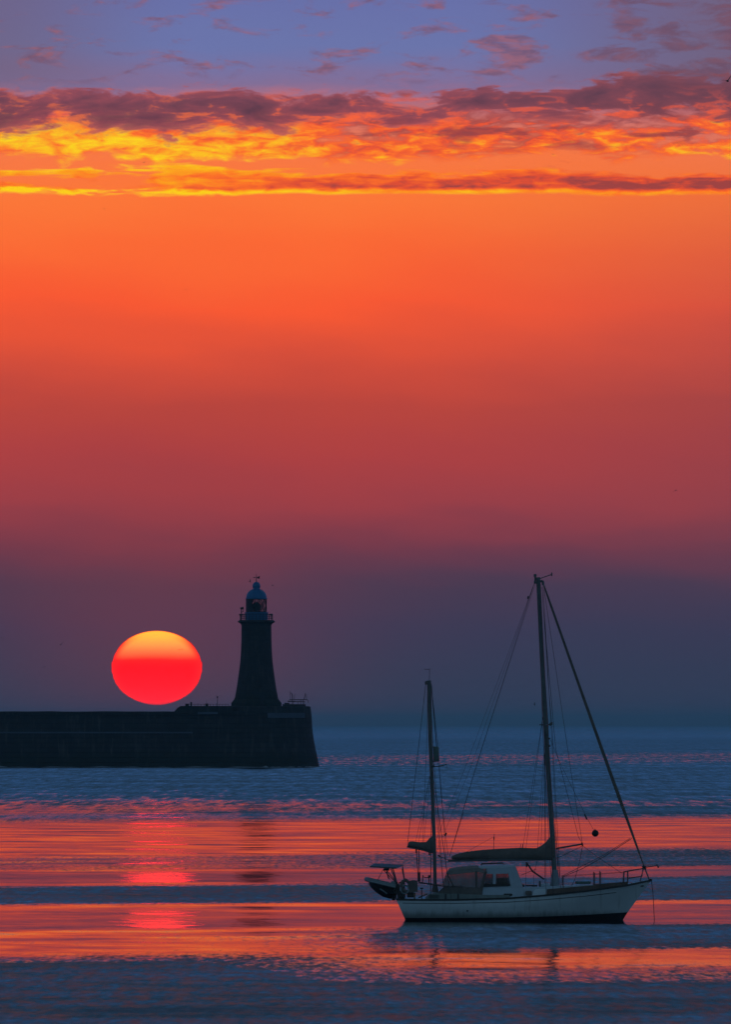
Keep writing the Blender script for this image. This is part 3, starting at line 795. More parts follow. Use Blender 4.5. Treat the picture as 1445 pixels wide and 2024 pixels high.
def build_boat():
    root = empty('sailing_boat', ((BX0 - CX) * MB_, BD, 0.0))
    tag(root, 'moored white two masted sailing boat with furled sails on the calm water', 'sailing boat')
    NS = 44
    fb = 0.118
    levels_up = [fb + (1 - fb) * i / 8 for i in range(9)]
    def shell(levels):
        bm = bmesh.new(); secs = []
        for i in range(NS + 1):
            s = i / NS
            secs.append([hull_pt(s, f + (0.10 * s * s if f == fb else 0), -1) for f in levels[::-1]] + [hull_pt(s, f + (0.10 * s * s if f == fb else 0), 1) for f in levels])
        return bm, secs
    bm, secs = shell(levels_up); loft(bm, secs, closed=False)
    n = len(secs[0]); 
    bm.verts.ensure_lookup_table(); bm.faces.new([bm.verts[k] for k in range(n)])             # transom
    bmesh.ops.remove_doubles(bm, verts=bm.verts, dist=1e-4)
    mesh_obj('hull', bm, M_HULL, root, smooth=True)
    bm, secs = shell([-0.9, -0.5, -0.2, 0.0, fb]); loft(bm, secs, closed=True)
    bmesh.ops.remove_doubles(bm, verts=bm.verts, dist=1e-4)
    mesh_obj('boot_band', bm, M_BOOT, root, smooth=True)
    for side in (-1, 1):
        pts = [hull_pt(i / 40, 1.0, side) + Vector((0, side * 0.02, 0.0)) for i in range(41)]
        bar_part(root, 'rub_rail', pts, 0.042, M_RAIL, 6)
        pts = [hull_pt(0.02 + 0.86 * i / 40, 0.83, side) + Vector((0, side * 0.004, 0)) for i in range(41)]
        bar_part(root, 'cove_stripe', pts, 0.014, M_RAIL, 5)
    # deck
    bm = bmesh.new(); secs = []
    for i in range(NS + 1):
        a = hull_pt(i / NS, 1.0, -1); b = hull_pt(i / NS, 1.0, 1)
        secs.append([a + (b - a) * t + Vector((0, 0, -0.03 + 0.09 * (1 - (2 * t - 1) ** 2))) for t in (0.01, 0.25, 0.5, 0.75, 0.99)])
    loft(bm, secs, closed=False); mesh_obj('deck', bm, M_DECKW, root, smooth=True)
    # brown bulwark boards along the bow, both sides
    for side in (-1, 1):
        bm = bmesh.new(); secs = []
        for i in range(25):
            p = 1080 + (1241.5 - 1080) * i / 24
            s = (p - 783) / (1288.5 - 783)
            c = hull_pt(s, 1.0, side); top = P(p, interp([(1080, 1756.5), (1241, 1743.0)])(p)).z
            y = c.y - side * 0.05
            secs.append([(c.x, y - 0.025, c.z + 0.03), (c.x, y + 0.025, c.z + 0.03), (c.x, y + 0.025, top), (c.x, y - 0.025, top)])
        loft(bm, secs); mesh_obj('bulwark', bm, M_BULW, root)
    # low trunk cabin, deckhouse with windows
    def house(name, poly, hw_bot, hw_top, mat):
        """side outline in pixels lofted across the boat; sides lean in"""
        bm = bmesh.new()
        zs = [P(0, r).z for _, r in poly]; lo, hi_ = min(zs), max(zs)
        A = []; B = []
        for (p, r), z in zip(poly, zs):
            w = hw_bot + (hw_top - hw_bot) * (z - lo) / (hi_ - lo)
            A.append((P(p, r).x, -w, z)); B.append((P(p, r).x, w, z))
        loft(bm, [A, B]); bmesh.ops.bevel(bm, geom=list(bm.edges), offset=0.03, segments=2, affect='EDGES')
        return mesh_obj(name, bm, mat, root)
    house('trunk_cabin', [(1004, 1779), (1004, 1757), (1030, 1753.5), (1094, 1751), (1150, 1749.5), (1172, 1748), (1184, 1757), (1184, 1764)], 1.15, 1.0, M_DECKW)
    house('coaming', [(838, 1780), (846, 1767), (866, 1764), (960, 1768), (1008, 1768), (1008, 1780)], 1.25, 1.2, plain('grey_coaming', (0.20, 0.23, 0.21), 0.6, 0.0, 0.25, 5.0))
    house('deckhouse', [(953, 1776), (953, 1751.5), (1009, 1749.5), (1034, 1753), (1036, 1770), (1036, 1776)], 1.14, 1.08, M_DECKW)
    dh = house('deckhouse_roof', [(945, 1713.5), (948, 1711), (1008, 1709.3), (1018, 1710), (1021, 1715), (946, 1717.5)], 1.05, 1.0, M_DECKW)
    # side posts of the deckhouse and glazing between
    def slab(name, poly, y, t, mat, par):
        bm = bmesh.new(); prism(bm, [(P(p, r).x, P(p, r).z) for p, r in poly], y - t / 2, y + t / 2); return mesh_obj(name, bm, mat, par)
    for sd in (-1, 1):
        slab('post', [(960, 1717), (964, 1717), (956, 1751), (951, 1751)], sd * 1.06, 0.06, M_CANVAS, root)
        slab('post', [(974.5, 1717), (980.5, 1717), (979.5, 1751), (974, 1751)], sd * 1.06, 0.06, M_DECKW, root)
        slab('post', [(1003, 1715), (1020, 1715), (1033.5, 1753.5), (1009, 1751)], sd * 1.06, 0.06, M_DECKW, root)
        slab('header', [(962, 1715), (1004, 1714), (1004, 1726), (962, 1727)], sd * 1.07, 0.05, M_DECKW, root)
        w = slab('window', [(956, 1747.5), (1007, 1745.5), (1008, 1750.3), (955, 1752.0)], sd * 1.115, 0.07, M_RAIL, root)
        slab('pane', [(963, 1727), (975, 1727), (975, 1748), (957.5, 1748)], sd * 1.055, 0.012, M_PANE, w)
        slab('pane', [(980, 1727), (1004, 1726), (1008, 1746), (979.5, 1748)], sd * 1.055, 0.012, M_PANE, w)
        bm = bmesh.new(); box(bm, P(1004, 1767.5, sd * 1.155), (0.40, 0.05, 0.10), bev=0.04); mesh_obj('porthole', bm, M_RAIL, root)
        # dark sill inside (steering console)
    bm = bmesh.new(); box(bm, P(993, 1742, 0), (0.5, 1.3, 0.28), bev=0.05); mesh_obj('console', bm, M_CANVAS, root)
    bm = bmesh.new(); secs = [[(P(1019, 1715).x, y, P(0, 1715).z), (P(1021, 1715).x, y, P(0, 1715).z), (P(1034, 1752.5).x, y, P(0, 1752.5).z), (P(1032, 1752.5).x, y, P(0, 1752.5).z)] for y in (-1.03, 1.03)]
    loft(bm, secs); mesh_obj('windscreen', bm, M_PANE, root)
    bar_part(root, 'grab_rail', [P(951, 1710.0, -0.9), P(953, 1707.3, -0.9), P(994, 1705.7, -0.9), P(997, 1708.6, -0.9)], 0.02, M_RAIL)
    bar_part(root, 'grab_rail', [P(951, 1710.0, 0.9), P(953, 1707.3, 0.9), P(994, 1705.7, 0.9), P(997, 1708.6, 0.9)], 0.02, M_RAIL)
    # cockpit canopy: cloth top, clear sheets, hoops
    bm = bmesh.new(); secs = []
    for t in [i / 10 for i in range(11)]:
        a = math.pi * t; y = -1.12 * math.cos(a); crown = math.sin(a)
        secs.append([P(p, r + 4.0 * (1 - crown) , y) for p, r in ((883, 1723), (889, 1716), (910, 1712.5), (945, 1710.5), (946, 1712.5), (910, 1715), (891, 1719), (884, 1726))])
    loft(bm, secs); can = mesh_obj('canopy', bm, M_CANVAS, root, smooth=True)
    for sd in (-1, 1):
        y = sd * 1.10
        slab('valance', [(882, 1726), (889, 1718.5), (946, 1714.5), (958, 1719), (960, 1726), (943, 1722.5), (905, 1727), (888, 1728.5)], y, 0.03, M_CANVAS, can)
        slab('clear_sheet', [(888, 1727), (905, 1726), (940, 1723), (941, 1755), (896, 1753)], y * 1.01, 0.012, M_VINYL, can)
        slab('clear_sheet', [(943, 1722), (959, 1725), (951.5, 1756), (943, 1755)], y * 1.01, 0.012, M_VINYL, can)
        slab('clear_sheet', [(882.5, 1727), (887, 1727.5), (896, 1753), (873.5, 1751)], y * 1.01, 0.012, M_VINYL, can)
        bar_part(can, 'hoop', [P(884, 1725, y * 1.02), P(897.5, 1753, y * 1.03)], 0.032, M_CLOTH)
        bar_part(can, 'hoop', [P(941.5, 1721, y * 1.02), P(942, 1755, y * 1.03)], 0.045, M_CLOTH)
        bar_part(can, 'hoop', [P(960.5, 1722, y * 1.02), P(957, 1735, y * 1.03), P(948.5, 1770, y * 1.03)], 0.055, M_CLOTH)
        slab('weather_cloth', [(880.5, 1751.5), (952, 1754.5), (948, 1768.5), (905, 1766.5), (866.5, 1764.5)], sd * 1.16, 0.03, M_CLOTH, root)
        bar_part(root, 'lifeline', [P(829, 1744.5, sd * 1.3), P(880, 1751.5, sd * 1.34), P(915, 1751.8, sd * 1.4)], 0.018, M_RAIL)
    slab('clear_sheet', [(883, 1727), (884.5, 1727), (875.5, 1751), (874, 1751)], 0, 2.1, M_VINYL, can)
    for p in (881, 905.5): bar_part(root, 'stanchion', [P(p, 1766, -1.42), P(p, 1777, -1.45)], 0.035, M_RAIL)
    # louvres on the coaming
    for r in (1768.5, 1771, 1773.5):
        bm = bmesh.new(); box(bm, P(857.5, r, -1.255), (0.48, 0.03, 0.02)); mesh_obj('louvre', bm, M_RAIL, root)

    # ---------------- masts
    main_t = [P(1058.5 + 5.5, 1141), P(1065.3, 1160), P(1070.5, 1270), P(1076.3, 1387), P(1083.5, 1510), P(1092.3, 1654), P(1098.3, 1750)]
    bm = bmesh.new(); tube(bm, main_t, 0.105, 12, 0.125); mm = mesh_obj('main_mast', bm, M_SPAR, root, smooth=True)
    miz_t = [P(848.3, 1345), P(849.4, 1400), P(850.6, 1458), P(853.0, 1517), P(856.2, 1596), P(859.0, 1675), P(860.4, 1762)]
    bm = bmesh.new(); tube(bm, miz_t, 0.098, 12, 0.082); mz = mesh_obj('mizzen_mast', bm, M_SPAR, root, smooth=True)
    # pale sleeve of ropes at the foot of the main mast, boot at the mizzen foot
    bm = bmesh.new(); lathe(bm, [(0.24, P(0, 1752).z), (0.20, P(0, 1745).z), (0.17, P(0, 1730).z), (0.135, P(0, 1719).z)], 14, (P(1097.2, 0).x, 0, 0)); mesh_obj('mast_sleeve', bm, M_SLEEVE, mm, True)
    bm = bmesh.new(); lathe(bm, [(0.17, P(0, 1764).z), (0.13, P(0, 1754).z), (0.10, P(0, 1748).z)], 14, (P(860.2, 0).x, 0, 0)); mesh_obj('mast_boot', bm, M_CLOTH, mz, True)
    # masthead gear
    bm = bmesh.new(); tube(bm, [P(1057, 1150), P(1058.3, 1147), P(1058.3, 1134.5)], 0.04, 6); tube(bm, [P(1058.3, 1140), P(1058.3, 1135)], 0.075, 8); mesh_obj('radio_aerial', bm, M_SPAR, mm)
    bm = bmesh.new(); tube(bm, [P(1064, 1146), P(1072, 1142), P(1091, 1135.5)], 0.022, 5); tube(bm, [P(1091.2, 1131.5), P(1091.2, 1139)], 0.03, 6); mesh_obj('wind_sensor', bm, M_SPAR, mm)
    bm = bmesh.new(); tube(bm, [P(1056, 1152), P(1073.5, 1148)], 0.05, 6); tube(bm, [P(1073.5, 1148), P(1074.5, 1157)], 0.06, 6); mesh_obj('masthead_crane', bm, M_SPAR, mm)
    bm = bmesh.new(); tube(bm, [P(841.5, 1349.5), P(843, 1347), P(848, 1347.5)], 0.04, 6); tube(bm, [P(842, 1347), P(842, 1353)], 0.05, 6); tube(bm, [P(852, 1352), P(853.5, 1365)], 0.04, 6); mesh_obj('masthead_crane', bm, M_SPAR, mz)
    bar_part(mz, 'aerial', [P(849, 1346), P(849.3, 1321)], 0.012, M_WIRE, 5)
    bm = bmesh.new(); tube(bm, [P(839, 1322.5), P(849.3, 1323)], 0.014, 5); mesh_obj('wind_vane', bm, M_WIRE, mz)
    # spreaders run across the boat
    for sd in (-1, 1):
        bar_part(mm, 'spreader', [P(1078.5, 1434, 0), P(1078.5 + sd * -5.0, 1432, sd * 0.95)], 0.035, M_SPAR)
        bar_part(mz, 'spreader', [P(854, 1514, 0), P(854 + 2 + sd * -2, 1512, sd * 0.6)], 0.03, M_SPAR)
    bar_part(mm, 'crosspiece', [P(1066.5, 1432.5), P(1091, 1431.5)], 0.022, M_SPAR)
    bm = bmesh.new(); tube(bm, [P(1090.8, 1427), P(1090.8, 1433)], 0.05, 7); tube(bm, [P(1086.5, 1431), P(1090, 1432)], 0.07, 7); mesh_obj('deck_light', bm, M_SPAR, mm)
    for r in (1460.5, 1475):
        bm = bmesh.new(); tube(bm, [P(1080 + (r - 1432) * 0.058, r), P(1088 + (r - 1460) * 0.05, r - 1)], 0.045, 7); mesh_obj('cleat', bm, M_SPAR, mm)
    # radar reflector on the mizzen, with its arms
    bm = bmesh.new(); c = P(862.5, 1490.5); t = bmesh.new()
    lathe(t, [(0.05, -0.36), (0.115, -0.345), (0.135, -0.30), (0.135, 0.30), (0.115, 0.345), (0.05, 0.36)], 14, tuple(c)); merge(bm, t)
    rr = mesh_obj('radar_reflector', bm, M_GREEN, mz, True)
    bar_part(rr, 'bracket', [P(852, 1476.3), P(863, 1476.6)], 0.025, M_SPAR); bar_part(rr, 'bracket', [P(853, 1505), P(863, 1505)], 0.025, M_SPAR)
    bm = bmesh.new(); tube(bm, [P(854, 1515.5), P(866, 1515), P(883, 1511)], 0.032, 6, 0.022); tube(bm, [P(882.9, 1511.3), P(882.9, 1518)], 0.012, 5); mesh_obj('gaff_light_arm', bm, M_SPAR, mz)

    # ---------------- booms with their stowed sails
    def roll(name, top, bot, hw, par, mat, n=14):
        """cloth bundle: outline given above and below, lumpy round section"""
        rnd = random.Random(11); bm = bmesh.new(); secs = []
        ft, fbm = interp(top), interp(bot); a, b = top[0][0], top[-1][0]
        N = 34
        for i in range(N + 1):
            p = a + (b - a) * i / N
            zt, zb = P(p, ft(p)).z, P(p, fbm(p)).z; mid = (zt + zb) / 2; hh = (zt - zb) / 2
            k = 1 + 0.05 * math.sin(i * 1.7) + rnd.uniform(-0.03, 0.03)
            secs.append([Vector((P(p, 0).x, hw * k * math.sin(q), mid + hh * math.cos(q))) for q in [2 * math.pi * j / n for j in range(n)]])
        loft(bm, secs); return mesh_obj(name, bm, mat, par, smooth=True)
    bm = bmesh.new(); tube(bm, [P(886, 1701), P(1094, 1698)], 0.06, 10); boom = mesh_obj('boom', bm, M_SPAR, root, True)
    roll('sail_cover', [(893, 1692.5), (905, 1687.5), (922, 1683.5), (950, 1680), (980, 1677.8), (1030, 1675.3), (1044, 1675.8), (1060, 1676.5), (1068, 1673), (1076, 1667.5), (1082, 1662), (1087, 1654), (1090, 1650), (1097, 1649)],
         [(893, 1698), (930, 1698.5), (1000, 1698.5), (1045, 1698.3), (1060, 1699.5), (1080, 1699.0), (1092, 1701), (1097, 1700)], 0.20, boom, M_COVER)
    bm = bmesh.new(); tube(bm, [P(804.5, 1673.5), P(829, 1678.5), P(859, 1686)], 0.04, 8); mb = mesh_obj('mizzen_boom', bm, M_SPAR, root, True)
    roll('sail_cover', [(806, 1668), (809, 1663.2), (815, 1662.6), (830, 1664.5), (843, 1664), (848, 1657.5), (854, 1653), (860, 1649)],
         [(806, 1673), (815, 1674.6), (829, 1677), (842, 1681), (850, 1684), (855, 1685), (860, 1685)], 0.13, mb, M_CLOTH, 12)
    # spinnaker pole held out forward, vang strut, headsail roll
    bm = bmesh.new(); tube(bm, [P(1099.5, 1677.2), P(1152, 1668.3)], 0.045, 8, 0.04); pole = mesh_obj('pole', bm, M_SPAR, root, True)
    bm = bmesh.new(); tube(bm, [P(1150, 1668.6), P(1153, 1668.1)], 0.07, 8); tube(bm, [P(1152, 1668.2), P(1152, 1673)], 0.03, 6); mesh_obj('pole_end', bm, M_RAIL, pole)
    hs = []
    a, b = P(1076, 1158), P(1273, 1710)
    for i in range(25):
        t = i / 24; hs.append(a + (b - a) * t + Vector((0, 0, -0.06 * math.sin(math.pi * t))))
    bm = bmesh.new(); rings = []
    tube(bm, hs[:3], 0.035, 8, 0.055); tube(bm, hs[2:19], 0.055, 9, 0.085); tube(bm, hs[18:24], 0.085, 9, 0.045); tube(bm, hs[23:], 0.03, 8)
    mesh_obj('furled_headsail', bm, M_COVER, root, True)
    bar_part(root, 'forestay', [P(1074.5, 1150), P(1076, 1158)], 0.02, M_WIRE); bar_part(root, 'forestay', [P(1273, 1710), P(1284.5, 1739)], 0.035, M_SPAR)
    bm = bmesh.new(); lathe(bm, [(0.06, -0.09), (0.11, -0.07), (0.11, -0.03), (0.07, 0.0), (0.11, 0.03), (0.11, 0.07), (0.06, 0.09)], 12, tuple(P(1274, 1715))); mesh_obj('furling_drum', bm, M_RAIL, root, True)
    bar_part(root, 'strut', [P(1041, 1704.5), P(1053, 1722), P(1076, 1738)], 0.04, M_RAIL)
    bar_part(root, 'strut', [P(1041, 1704), P(1041.5, 1714)], 0.035, M_RAIL)

    # ---------------- standing and running rigging: wires between real points
    w = 0.012
    def wire(name, pts, r=w, par=root): bar_part(par, name, pts, r, M_WIRE, 4)
    wire('backstay', [P(1057, 1152), P(940, 1518, -0.3), P(889, 1692, -0.5)], 0.008)
    wire('backstay', [P(1057, 1152), P(921, 1515, 0.4), P(846, 1702, 0.9)], 0.006)
    wire('backstay', [P(1057, 1152), P(931, 1515, -0.7), P(862, 1686, -1.2)], 0.006)
    wire('topping_lift', [P(1059, 1153), P(953, 1480), P(889, 1692)], 0.006)
    bm = bmesh.new(); tube(bm, [P(1045, 1178), P(1043.5, 1184)], 0.035, 6); mesh_obj('block', bm, M_RAIL, root)
    for sd in (-1, 1):
        ch = hull_pt(0.613, 1.0, sd) ; ch2 = hull_pt(0.585, 1.0, sd); ch3 = hull_pt(0.645, 1.0, sd)
        wire('shroud', [P(1065, 1160, sd * 0.05), P(1078.5 + sd * -5.0, 1432, sd * 0.95), ch], 0.011)
        wire('shroud', [P(1077.5, 1440, sd * 0.08), ch2], 0.010)
        wire('shroud', [P(1078.5, 1440, sd * 0.08), ch3], 0.010)
        cm = hull_pt(0.19, 1.0, sd); cm2 = hull_pt(0.135, 1.0, sd)
        wire('mizzen_shroud', [P(851, 1365, sd * 0.06), P(856 + sd * -2, 1512, sd * 0.6), cm], 0.010)
        wire('mizzen_shroud', [P(854, 1520, sd * 0.06), cm2], 0.010)
        wire('mizzen_shroud', [P(854.5, 1520, sd * 0.06), hull_pt(0.215, 1.0, sd)], 0.010)
    wire('lazy_jack', [P(1076, 1400), P(1040, 1676, -0.15)], 0.008); wire('lazy_jack', [P(1076, 1400), P(1034, 1676, 0.15)], 0.008)
    wire('lazy_jack', [P(1079, 1440), P(1063, 1676, -0.15)], 0.008); wire('lazy_jack', [P(1079, 1440), P(1070, 1672, 0.15)], 0.008)
    wire('mizzen_lift', [P(842, 1350), P(806, 1666)], 0.012)
    wire('mizzen_lift', [P(845, 1349), P(845, 1430), P(836, 1664)], 0.008)
    for q in (822, 828, 838): wire('mizzen_jack', [P(853, 1520), P(q, 1663, -0.1)], 0.007)
    wire('halyard', [P(853, 1362), P(863, 1476)], 0.010); wire('halyard', [P(853.5, 1362), P(867, 1480), P(882, 1700)], 0.009)
    wire('mizzen_stay', [P(854, 1365), P(874, 1590), P(886, 1690)], 0.010); wire('triatic_line', [P(917, 1605), P(889, 1692)], 0.012)
    wire('pole_lift', [P(1075, 1208), P(1099, 1480), P(1144, 1654), P(1152, 1668)], 0.011)
    wire('pole_lift', [P(1076, 1165), P(1131, 1536), P(1152, 1668)], 0.010)
    wire('halyard', [P(1072, 1160), P(1084, 1345), P(1092, 1440), P(1098, 1560), P(1108, 1735)], 0.010)
    wire('halyard', [P(1074, 1158), P(1090, 1440), P(1104, 1720)], 0.008)
    wire('ball_halyard', [P(1089, 1462), P(1104, 1500), P(1160, 1615), P(1175, 1642)], 0.008)
    bm = bmesh.new(); tube(bm, [P(1156, 1609), P(1160.5, 1620)], 0.03, 6); mesh_obj('block', bm, M_RAIL, root)
    wire('guy', [P(1152, 1672), P(1147, 1700), P(1136, 1738, -0.8), P(1130, 1750, -1.1)], 0.013)
    wire('guy', [P(1152, 1672), P(1115, 1690), P(1100, 1697)], 0.010)
    wire('guy', [P(1153, 1672), P(1180, 1693), P(1230, 1726, -0.5)], 0.010)
    wire('sheet', [P(1250, 1657, 0.05), P(1196, 1692, -0.4), P(1150, 1717, -0.8), P(1113, 1732, -1.0)], 0.014)
    wire('sheet', [P(1246, 1657, -0.05), P(1195, 1690, 0.4), P(1113, 1732, 0.9)], 0.012)
    wire('sheet', [P(1041, 1710), P(1039, 1755)], 0.008); wire('sheet', [P(1062, 1702), P(1055, 1735), P(1056, 1752)], 0.008); wire('sheet', [P(1060, 1718), P(1030, 1730)], 0.012)
    for q, r in ((823, 1679), (828, 1680)): wire('mizzen_sheet', [P(q, r), P(828.5 + (q - 825) * 0.4, 1745)], 0.020)
    bm = bmesh.new(); tube(bm, [P(823, 1678), P(823.3, 1686)], 0.04, 6); tube(bm, [P(828, 1724), P(828.3, 1742)], 0.07, 7); mesh_obj('block', bm, M_RAIL, root)
    bm = bmesh.new(); tube(bm, [P(849, 1684), P(849, 1690)], 0.04, 6); mesh_obj('block', bm, M_RAIL, root)
    bm = bmesh.new(); tube(bm, [P(880, 1652), P(882.5, 1646)], 0.045, 6); mesh_obj('block', bm, M_RAIL, root)
    bm = bmesh.new(); tube(bm, [P(866, 1690.5), P(872, 1694)], 0.05, 6, 0.02); tube(bm, [P(872, 1694), P(887, 1700)], 0.012, 5); mesh_obj('flag_staff', bm, M_RAIL, root)
    wire('lift', [P(922, 1684), P(974, 1655)], 0.006); bm = bmesh.new(); tube(bm, [P(976, 1679), P(977.5, 1648)], 0.014, 5); tube(bm, [P(977, 1660), P(977, 1654)], 0.03, 5); mesh_obj('whip_aerial', bm, M_WIRE, boom)
    for q in (1029, 1033): bar_part(boom, 'cover_tie', [P(q, 1676), P(q + 1, 1668)], 0.014, M_WIRE, 5)

    # ---------------- bow: pulpit, roller, rod, stanchions, lifelines
    pul = None
    for sd in (-1, 1):
        k = 0.62; tip = P(1272, 1716.5, sd * 0.14)
        p_ = bar_part(root, 'pulpit', [P(1233, 1745, sd * 0.78), P(1234, 1723.5, sd * 0.78), P(1250, 1720.3, sd * 0.55), tip, P(1276, 1715.8, 0.0)], 0.022, M_STEEL)
        bar_part(p_, 'stanchion', [P(1241.5, 1744, sd * 0.7), P(1241.5, 1722, sd * 0.68)], 0.018, M_STEEL)
        bar_part(p_, 'rail', [P(1241.5, 1736, sd * 0.68), P(1266, 1732.5, sd * 0.3), P(1270, 1731.5, sd * 0.2), P(1271.5, 1717, sd * 0.15)], 0.018, M_STEEL)
        bar_part(p_, 'leg', [P(1273, 1716.5, sd * 0.12), P(1266, 1742, sd * 0.28)], 0.02, M_STEEL)
        for q in (1187, 1175, 1113): bar_part(root, 'stanchion', [P(q, SHEER(q), sd * 1.25 * (1.0 if q < 1150 else 0.95)), P(q, SHEER(q) - (34 if q > 1150 else 34), sd * 1.22 * (1.0 if q < 1150 else 0.95))], 0.022, M_STEEL)
        wire('lifeline', [P(1113, 1732, sd * 1.22), P(1175, 1728, sd * 1.16), P(1234, 1724, sd * 0.78)], 0.007)
    bm = bmesh.new(); tube(bm, [P(1275, 1714.5), P(1300, 1711)], 0.02, 6); tube(bm, [P(1299, 1708), P(1301, 1713.5), P(1302.5, 1714)], 0.022, 6); box(bm, P(1302, 1713.8), (0.09, 0.06, 0.07), bev=0.02); mesh_obj('bow_rod', bm, M_RAIL, root)
    bm = bmesh.new(); box(bm, P(1281, 1741.5), (0.34, 0.22, 0.09), Matrix.Rotation(-0.35, 4, 'Y'), 0.02); tube(bm, [P(1287, 1739.5, -0.14), P(1287, 1739.5, 0.14)], 0.07, 10); mesh_obj('bow_roller', bm, M_RAIL, root)
    bm = bmesh.new(); box(bm, P(1269.5, 1751, -0.22), (0.17, 0.06, 0.055), bev=0.02); mesh_obj('fairlead', bm, M_RAIL, root)
    bm = bmesh.new(); tube(bm, [P(1248.5, 1749, -0.5), P(1248.5, 1745, -0.5)], 0.03, 7); mesh_obj('cleat', bm, M_RAIL, root)
    bm = bmesh.new(); tube(bm, [P(1288.5, 1741), P(1291.5, 1765), P(1292.8, 1790), P(1294.5, 1822)], 0.018, 5); mesh_obj('anchor_chain', bm, M_WIRE, root)
    # deck gear
    bm = bmesh.new(); box(bm, P(1153, 1744.5, 0), (0.75, 0.6, 0.13), bev=0.03); mesh_obj('hatch', bm, M_GREEN, root)
    bm = bmesh.new(); box(bm, P(1078, 1749, -0.3), (0.5, 0.5, 0.14), bev=0.04); mesh_obj('hatch', bm, M_DECKW, root)
    bm = bmesh.new(); box(bm, P(1051, 1750.3, -0.35), (0.55, 0.5, 0.07), bev=0.02); mesh_obj('hatch', bm, M_RAIL, root)
    bm = bmesh.new(); t = bmesh.new()
    prism(t, [(P(q, r).x, P(q, r).z) for q, r in ((1051, 1771), (1053.5, 1761.5), (1057, 1757), (1075, 1755.5), (1079, 1757.5), (1080, 1769.3))], -1.66, -1.40)
    bmesh.ops.bevel(t, geom=list(t.edges), offset=0.03, segments=2, affect='EDGES'); merge(bm, t); mesh_obj('liferaft', bm, plain('white_canvas_bag', (0.74, 0.79, 0.80), 0.7, 0.0, 0.08, 4.0, 0.01), root)
    bm = bmesh.new(); box(bm, P(1044.5, 1764, -1.25), (0.30, 0.25, 0.20), bev=0.05); mesh_obj('deck_locker', bm, M_CLOTH, root)
    bm = bmesh.new(); lathe(bm, [(0.045, -0.16), (0.05, -0.08), (0.05, 0.1), (0.03, 0.16)], 10, tuple(P(1067, 1747, -0.9))); mesh_obj('winch', bm, M_STEEL, root, True)
    bm = bmesh.new(); lathe(bm, [(0.075, -0.06), (0.08, 0.0), (0.05, 0.06)], 12, tuple(P(1034, 1750, -0.95))); mesh_obj('winch', bm, M_RAIL, root, True)
    bm = bmesh.new(); tube(bm, [P(923.5, 1799, -1.745), P(923.5, 1799, -1.58)], 0.042, 10); mesh_obj('exhaust', bm, M_RAIL, root)
    # ---------------- stern gear: gallows with solar panel, horseshoe buoy, cloth, poles
    arch = bar_part(root, 'stern_gantry', [P(781.5, 1775, -0.75), P(783, 1742, -0.75), P(773, 1717, -0.7)], 0.03, M_STEEL)
    bar_part(arch, 'leg', [P(799.5, 1774, -0.9), P(799, 1739, -0.9), P(795, 1717, -0.6)], 0.025, M_STEEL)
    bar_part(arch, 'leg', [P(783, 1775, 0.75), P(784, 1742, 0.75), P(776, 1714, 0.7)], 0.03, M_STEEL)
    bar_part(arch, 'leg', [P(800, 1774, 0.9), P(800, 1739, 0.9), P(796, 1713, 0.6)], 0.025, M_STEEL)
    bar_part(arch, 'crossbar', [P(773, 1718, -0.7), P(776, 1714, 0.7)], 0.025, M_STEEL)
    bar_part(arch, 'davit', [P(783, 1744, -0.75), P(757, 1718.5, -0.72), P(744, 1744.5, -0.9)], 0.022, M_STEEL)
    bar_part(arch, 'davit', [P(784, 1744, 0.75), P(764, 1720, 0.72), P(770, 1738, 0.3)], 0.022, M_STEEL)
    bar_part(arch, 'davit', [P(764, 1722, -0.4), P(768, 1736, -0.4)], 0.025, M_STEEL)
    bm = bmesh.new(); box(bm, P(764, 1718.5, 0), (0.28, 1.2, 0.10), bev=0.02); mesh_obj('panel_bracket', bm, M_RAIL, arch)
    bm = bmesh.new()
    q = [P(731.5, 1713.6, -0.85), P(783, 1716.4, -0.85), P(797, 1711.6, 0.85), P(741, 1709.0, 0.85)]
    up = Vector((0, 0, 0.045)); loft(bm, [[v for v in q], [v + up for v in q]]); sp = mesh_obj('solar_panel', bm, M_SOLAR, root)
    bar_part(sp, 'frame', [q[0] + up / 2, q[1] + up / 2, q[2] + up / 2, q[3] + up / 2, q[0] + up / 2], 0.034, M_SPAR, 5)
    bar_part(root, 'horseshoe_buoy', [P(806, 1762, -1.25), P(797, 1759, -1.3), P(793.5, 1750, -1.3), P(796, 1741.5, -1.3), P(802, 1738.5, -1.3), P(806.5, 1742, -1.28)], 0.085, M_CLOTH, 10)
    bar_part(root, 'rope_coil', [P(800 + 7.5 * math.cos(a), 1757 + 8.5 * math.sin(a), -1.36 - 0.02 * math.sin(3 * a)) for a in [i * math.pi / 8 for i in range(17)]], 0.035, M_GREYR, 6)
    slab('stern_cloth', [(805, 1741), (816, 1738.5), (825, 1739.5), (826, 1762), (808, 1763)], -1.27, 0.04, M_CLOTH, root)
    bm = bmesh.new(); box(bm, P(812, 1768, -1.0), (0.36, 0.4, 0.24), bev=0.05); mesh_obj('locker', bm, M_TEAK, root)
    bm = bmesh.new(); box(bm, P(819.5, 1767.5, -1.22), (0.09, 0.09, 0.20), bev=0.03); tube(bm, [P(819.5, 1772, -1.22), P(819.5, 1777, -1.22)], 0.035, 8); mesh_obj('deck_lantern', bm, M_TAN, root)
    for a, b in (((785, 1742), (787, 1776)), ((791, 1760), (799, 1776)), ((778, 1762), (790, 1768)), ((786, 1750), (778, 1760)), ((788, 1745), (796, 1742))):
        bar_part(root, 'stern_rail', [P(a[0], a[1], -1.1), P(b[0], b[1], -1.12)], 0.035, M_RAIL)
